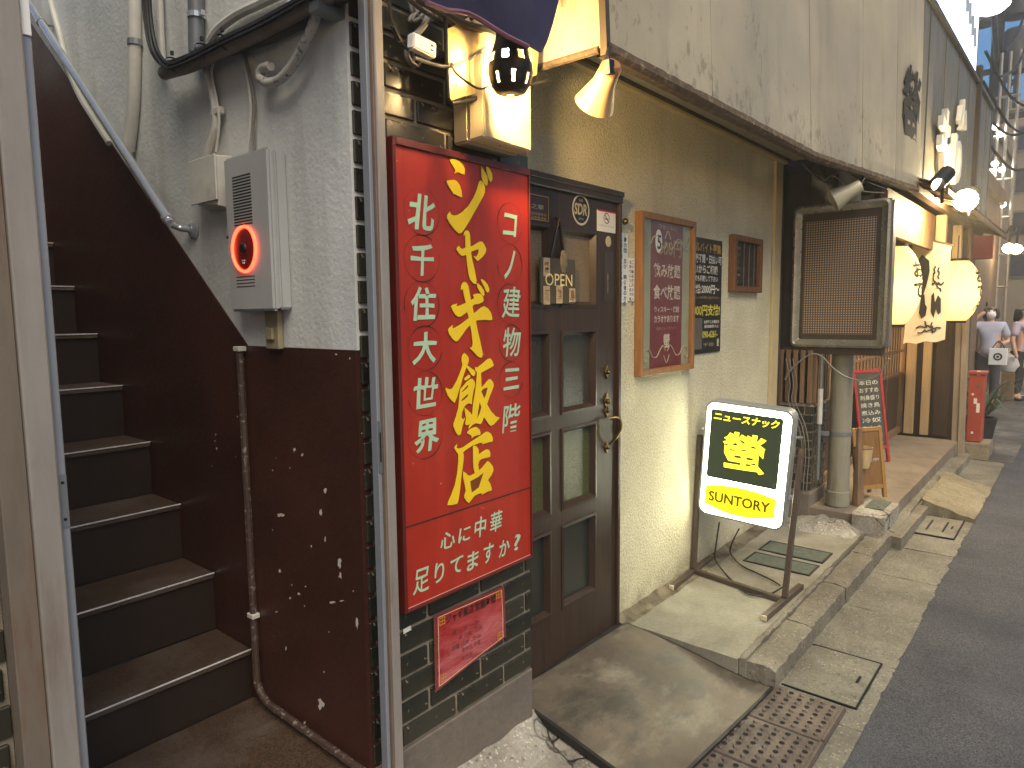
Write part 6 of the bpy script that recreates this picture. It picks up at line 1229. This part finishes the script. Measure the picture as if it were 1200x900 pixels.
for k, (x, y) in enumerate(((1182, 291), (1191, 292))):
    p = PX(x, y, 15.0); t = thing('wall_lamp', ('left one of the two warm lamps far down the street', 'right one of the two warm lamps far down the street')[k], 'lamp', tuple(p), 'pair of warm lamps down the street'); obj('globe', MB().lathe([(0, -.09), (.07, -.06), (.1, 0), (.07, .06), (0, .09)], p, (0, 0, 1), 14), emit('far_lamp_glow', (1, .8, .45, 1), 14), t, smooth=True); obj('stem', MB().tube([p + Vector((0, 0, .08)), p + Vector((.2, 0, .4)), p + Vector((2.5, .3, .4))], .02, 6), M_BLK, t)
cy0, cy1 = PX(1190, 430, 14.4).y, PX(1174, 430, 14.4).y
tag(obj('crate', MB().box(14.4, 14.85, cy0, cy1, -.091, .40), M_WOODM, bev=.01), 'brown crate on the ground between the far people', 'crate')
tag(obj('white_sack', MB().lathe([(0, 0), (.17, .01), (.21, .12), (.19, .26), (.08, .34), (.05, .36), (0, .37)], (14.6, (cy0 + cy1) / 2, .402), (0, 0, 1), 16, 1.15), mat('sack_white', S(206, 202, 196), .6, bump=.5, bs=12), smooth=True), 'white plastic sack lying on the brown crate', 'sack')
tag(obj('low_barrier', MB().box(19.9, 20, PX(1200, 440, 19.9).y - .6, PX(1176, 440, 19.9).y, -.09, .55), mat('pale_barrier', S(206, 190, 160), .6)), 'pale low barrier far down the street', 'barrier')  # one low box in a plain pale colour

# ================================================================ PEOPLE
def skin(name, joints, edges, m_, parent, root=0, sub=2):
    me = bpy.data.meshes.new(name); me.from_pydata([j[0] for j in joints], edges, []); me.materials.append(m_)
    o = bpy.data.objects.new(name, me); col.objects.link(o); sk_ = o.modifiers.new('skin', 'SKIN'); sk_.use_smooth_shade = True; sl = me.skin_vertices[0]
    for i, j in enumerate(joints):
        r_ = j[1]; sl.data[i].radius = (r_, r_) if not isinstance(r_, tuple) else r_; sl.data[i].use_root = (i == root)
    sb = o.modifiers.new('sub', 'SUBSURF'); sb.levels = sub; sb.render_levels = sub
    if parent: put_under(o, parent)
    return o
M_SKIN = mat('skin_tone', S(206, 160, 132), .55, var=.06, bump=0); M_HAIR = mat('dark_hair', S(38, 28, 24), .5, var=.2)
def person(label, base, yaw, H, top, legs, raise_arm=False, mask=False, long_hair=True, hold=False, skirt=None):
    t_ = thing('person', label, 'person', base); B = Vector(base); cy_, sy_ = math.cos(yaw), math.sin(yaw); k = H / 1.65
    def W(x, y, z): return B + Vector((x * cy_ - y * sy_, x * sy_ + y * cy_, z)) * k      # +x faces forward, +y is the person's left
    hx = 0.0
    rh = (.13, -.26, .62); rel = (.02, -.25, 1.08)
    R_el, R_wr, R_hand = ((.02, -.34, 1.30), (.06, -.16, 1.50), (.05, -.08, 1.56)) if raise_arm else ((-.02, -.25, 1.08), (.05, -.26, .85), (.07, -.25, .76))
    L_el, L_wr, L_hand = ((-.02, .25, 1.08), (.2, .16, 1.05), (.26, .11, 1.08)) if hold else ((-.02, .25, 1.08), (.05, .26, .85), (.07, .25, .76))
    J = [(W(0, 0, .92), .13), (W(0, 0, 1.1), .115), (W(0, 0, 1.3), .125), (W(0, 0, 1.39), .06), (W(.01, 0, 1.45), .048), (W(.02, 0, 1.52), .075), (W(.015, 0, 1.60), .08),
         (W(0, -.16, 1.34), .05), (W(*R_el), .04), (W(*R_wr), .03), (W(*R_hand), .032), (W(0, .16, 1.34), .05), (W(*L_el), .04), (W(*L_wr), .03), (W(*L_hand), .032),
         (W(0, -.09, .86), .085), (W(.03, -.1, .48), .06), (W(0, -.1, .08), .04), (W(.12, -.11, .04), .038), (W(0, .09, .86), .085), (W(-.03, .1, .48), .06), (W(-.06, .1, .08), .04), (W(.06, .11, .04), .038)]
    E_ = [(0, 1), (1, 2), (2, 3), (3, 4), (4, 5), (5, 6), (2, 7), (7, 8), (8, 9), (9, 10), (2, 11), (11, 12), (12, 13), (13, 14), (0, 15), (15, 16), (16, 17), (17, 18), (0, 19), (19, 20), (20, 21), (21, 22)]
    J = [(p, r_ * k) for p, r_ in J]
    skin('body', J, E_, M_SKIN, t_)
    e1 = tuple((Vector(R_el) * .8 + Vector((0, -.16, 1.34)) * .2)); e2 = tuple((Vector(L_el) * .8 + Vector((0, .16, 1.34)) * .2))
    T = [(W(0, 0, .80), .165), (W(0, 0, 1.0), .135), (W(0, 0, 1.15), .14), (W(0, 0, 1.31), .145), (W(0, 0, 1.40), .07), (W(0, -.17, 1.34), .075), (W(*e1), .075), (W(0, .17, 1.34), .075), (W(*e2), .075)]
    skin('top', [(p, r_ * k) for p, r_ in T], [(0, 1), (1, 2), (2, 3), (3, 4), (3, 5), (5, 6), (3, 7), (7, 8)], top, t_)
    Lg = [(W(0, 0, .97), .15), (W(0, -.09, .84), .105), (W(.03, -.1, .48), .078), (W(0, -.1, .1), .062), (W(0, .09, .84), .105), (W(-.03, .1, .48), .078), (W(-.06, .1, .1), .062)]
    skin('trousers', [(p, r_ * k) for p, r_ in Lg], [(0, 1), (1, 2), (2, 3), (0, 4), (4, 5), (5, 6)], legs, t_)
    for s_ in (-1, 1): q = W(.04 - .03 * (s_ > 0), .1 * s_, .04); skin('shoe', [(q - Vector((.05 * cy_, .05 * sy_, 0)), .045 * k), (q + Vector((.1 * cy_, .1 * sy_, -.008)), .04 * k)], [(0, 1)], M_RUBB, t_)
    hr = [(W(-.025, 0, 1.635), .088), (W(-.05, 0, 1.56), .085)] + ([(W(-.06, .0, 1.46), .085), (W(-.07, 0, 1.36), .07)] if long_hair else [(W(-.05, 0, 1.52), .06)])
    skin('hair', [(p, r_ * k) for p, r_ in hr], [(i, i + 1) for i in range(len(hr) - 1)], M_HAIR, t_)
    if long_hair:
        for s_ in (-1, 1): skin('hair_side', [(W(.0, .07 * s_, 1.62), .032 * k), (W(.03, .09 * s_, 1.54), .03 * k), (W(.01, .09 * s_, 1.44), .025 * k)], [(0, 1), (1, 2)], M_HAIR, t_)
    if mask: obj('face_mask', MB().lathe([(0, .03), (.04, .024), (.062, .006), (.066, -.012)], W(.075, 0, 1.515), W(1, 0, 0) - W(0, 0, 0), 16), M_WHITE, t_, smooth=True)
    else: obj('nose', MB().lathe([(0, .03), (.012, .012), (.018, 0)], W(.085, 0, 1.54), W(1, 0, -.2) - W(0, 0, 0), 8), M_SKIN, t_, smooth=True)
    for s_ in (-1, 1): obj('eye', MB().lathe([(0, .006), (.01, .003), (.013, 0)], W(.086, .032 * s_, 1.575), W(1, 0, 0) - W(0, 0, 0), 8), M_INK, t_)
    return t_, W
gz = -.09
b_ = PX(1162, 360, 13.4); tp, W = person('woman in a white mask and pale blue blouse touching her hair', (13.4, b_.y, gz), math.pi + .15, 1.62, mat('pale_blouse', S(176, 176, 192), .8, var=.1), mat('grey_jeans', S(70, 70, 76), .8), True, True, True, True)
h = W(.26, .11, 1.08); t = thing('tote_bag', 'small white paper bag with a round emblem held by the masked woman', 'bag', tuple(h + Vector((0, 0, -.4))))
obj('bag_body', MB().box(h.x - .06, h.x + .03, h.y - .12, h.y + .12, h.z - .36, h.z - .1), M_WHITE, t, bev=.006); obj('strap', MB().tube([h + Vector((-.02, -.08, -.1)), h + Vector((0, 0, .02)), h + Vector((-.02, .08, -.1))], .008, 6, True, 3), M_BLK, t); obj('emblem', MB().lathe([(.035, .001), (.06, .001)], (h.x - .061, h.y, h.z - .23), (-1, 0, 0), 20), M_INK, t); obj('emblem_centre', MB().lathe([(0, .001), (.02, .001)], (h.x - .061, h.y, h.z - .23), (-1, 0, 0), 12), M_INK, t)
b_ = PX(1149, 360, 14.4); person('man in a dark shirt standing behind the masked woman', (14.4, b_.y, gz), math.pi - .5, 1.74, mat('dark_shirt', S(84, 76, 72), .8), mat('black_trousers', S(34, 32, 34), .8), False, False, False)
b_ = PX(1199, 360, 14.6); person('person in a lilac top and black trousers at the right edge', (14.6, b_.y, gz), math.pi + 1.2, 1.6, mat('lilac_top', S(186, 172, 184), .8), mat('black_trousers', S(34, 32, 34), .8), False, False, True)

# ================================================================ HAZE added to imitate veiling glare
hm_ = bpy.data.materials.new('glare_haze'); hm_.use_nodes = True; hn = hm_.node_tree.nodes; hn.remove(hn['Principled BSDF'])
pv = hn.new('ShaderNodeVolumePrincipled'); pv.inputs['Density'].default_value = 0.0065; pv.inputs['Color'].default_value = (.97, .94, .86, 1); pv.inputs['Anisotropy'].default_value = 0.3
hm_.node_tree.links.new(pv.outputs[0], hn['Material Output'].inputs['Volume'])
hz_ = obj('haze', MB().box(-201, 201, -201, 201, -1.2, 10.2), hm_); hz_['kind'] = 'stuff'; hz_['label'] = 'thin added haze imitating glare across the alley'
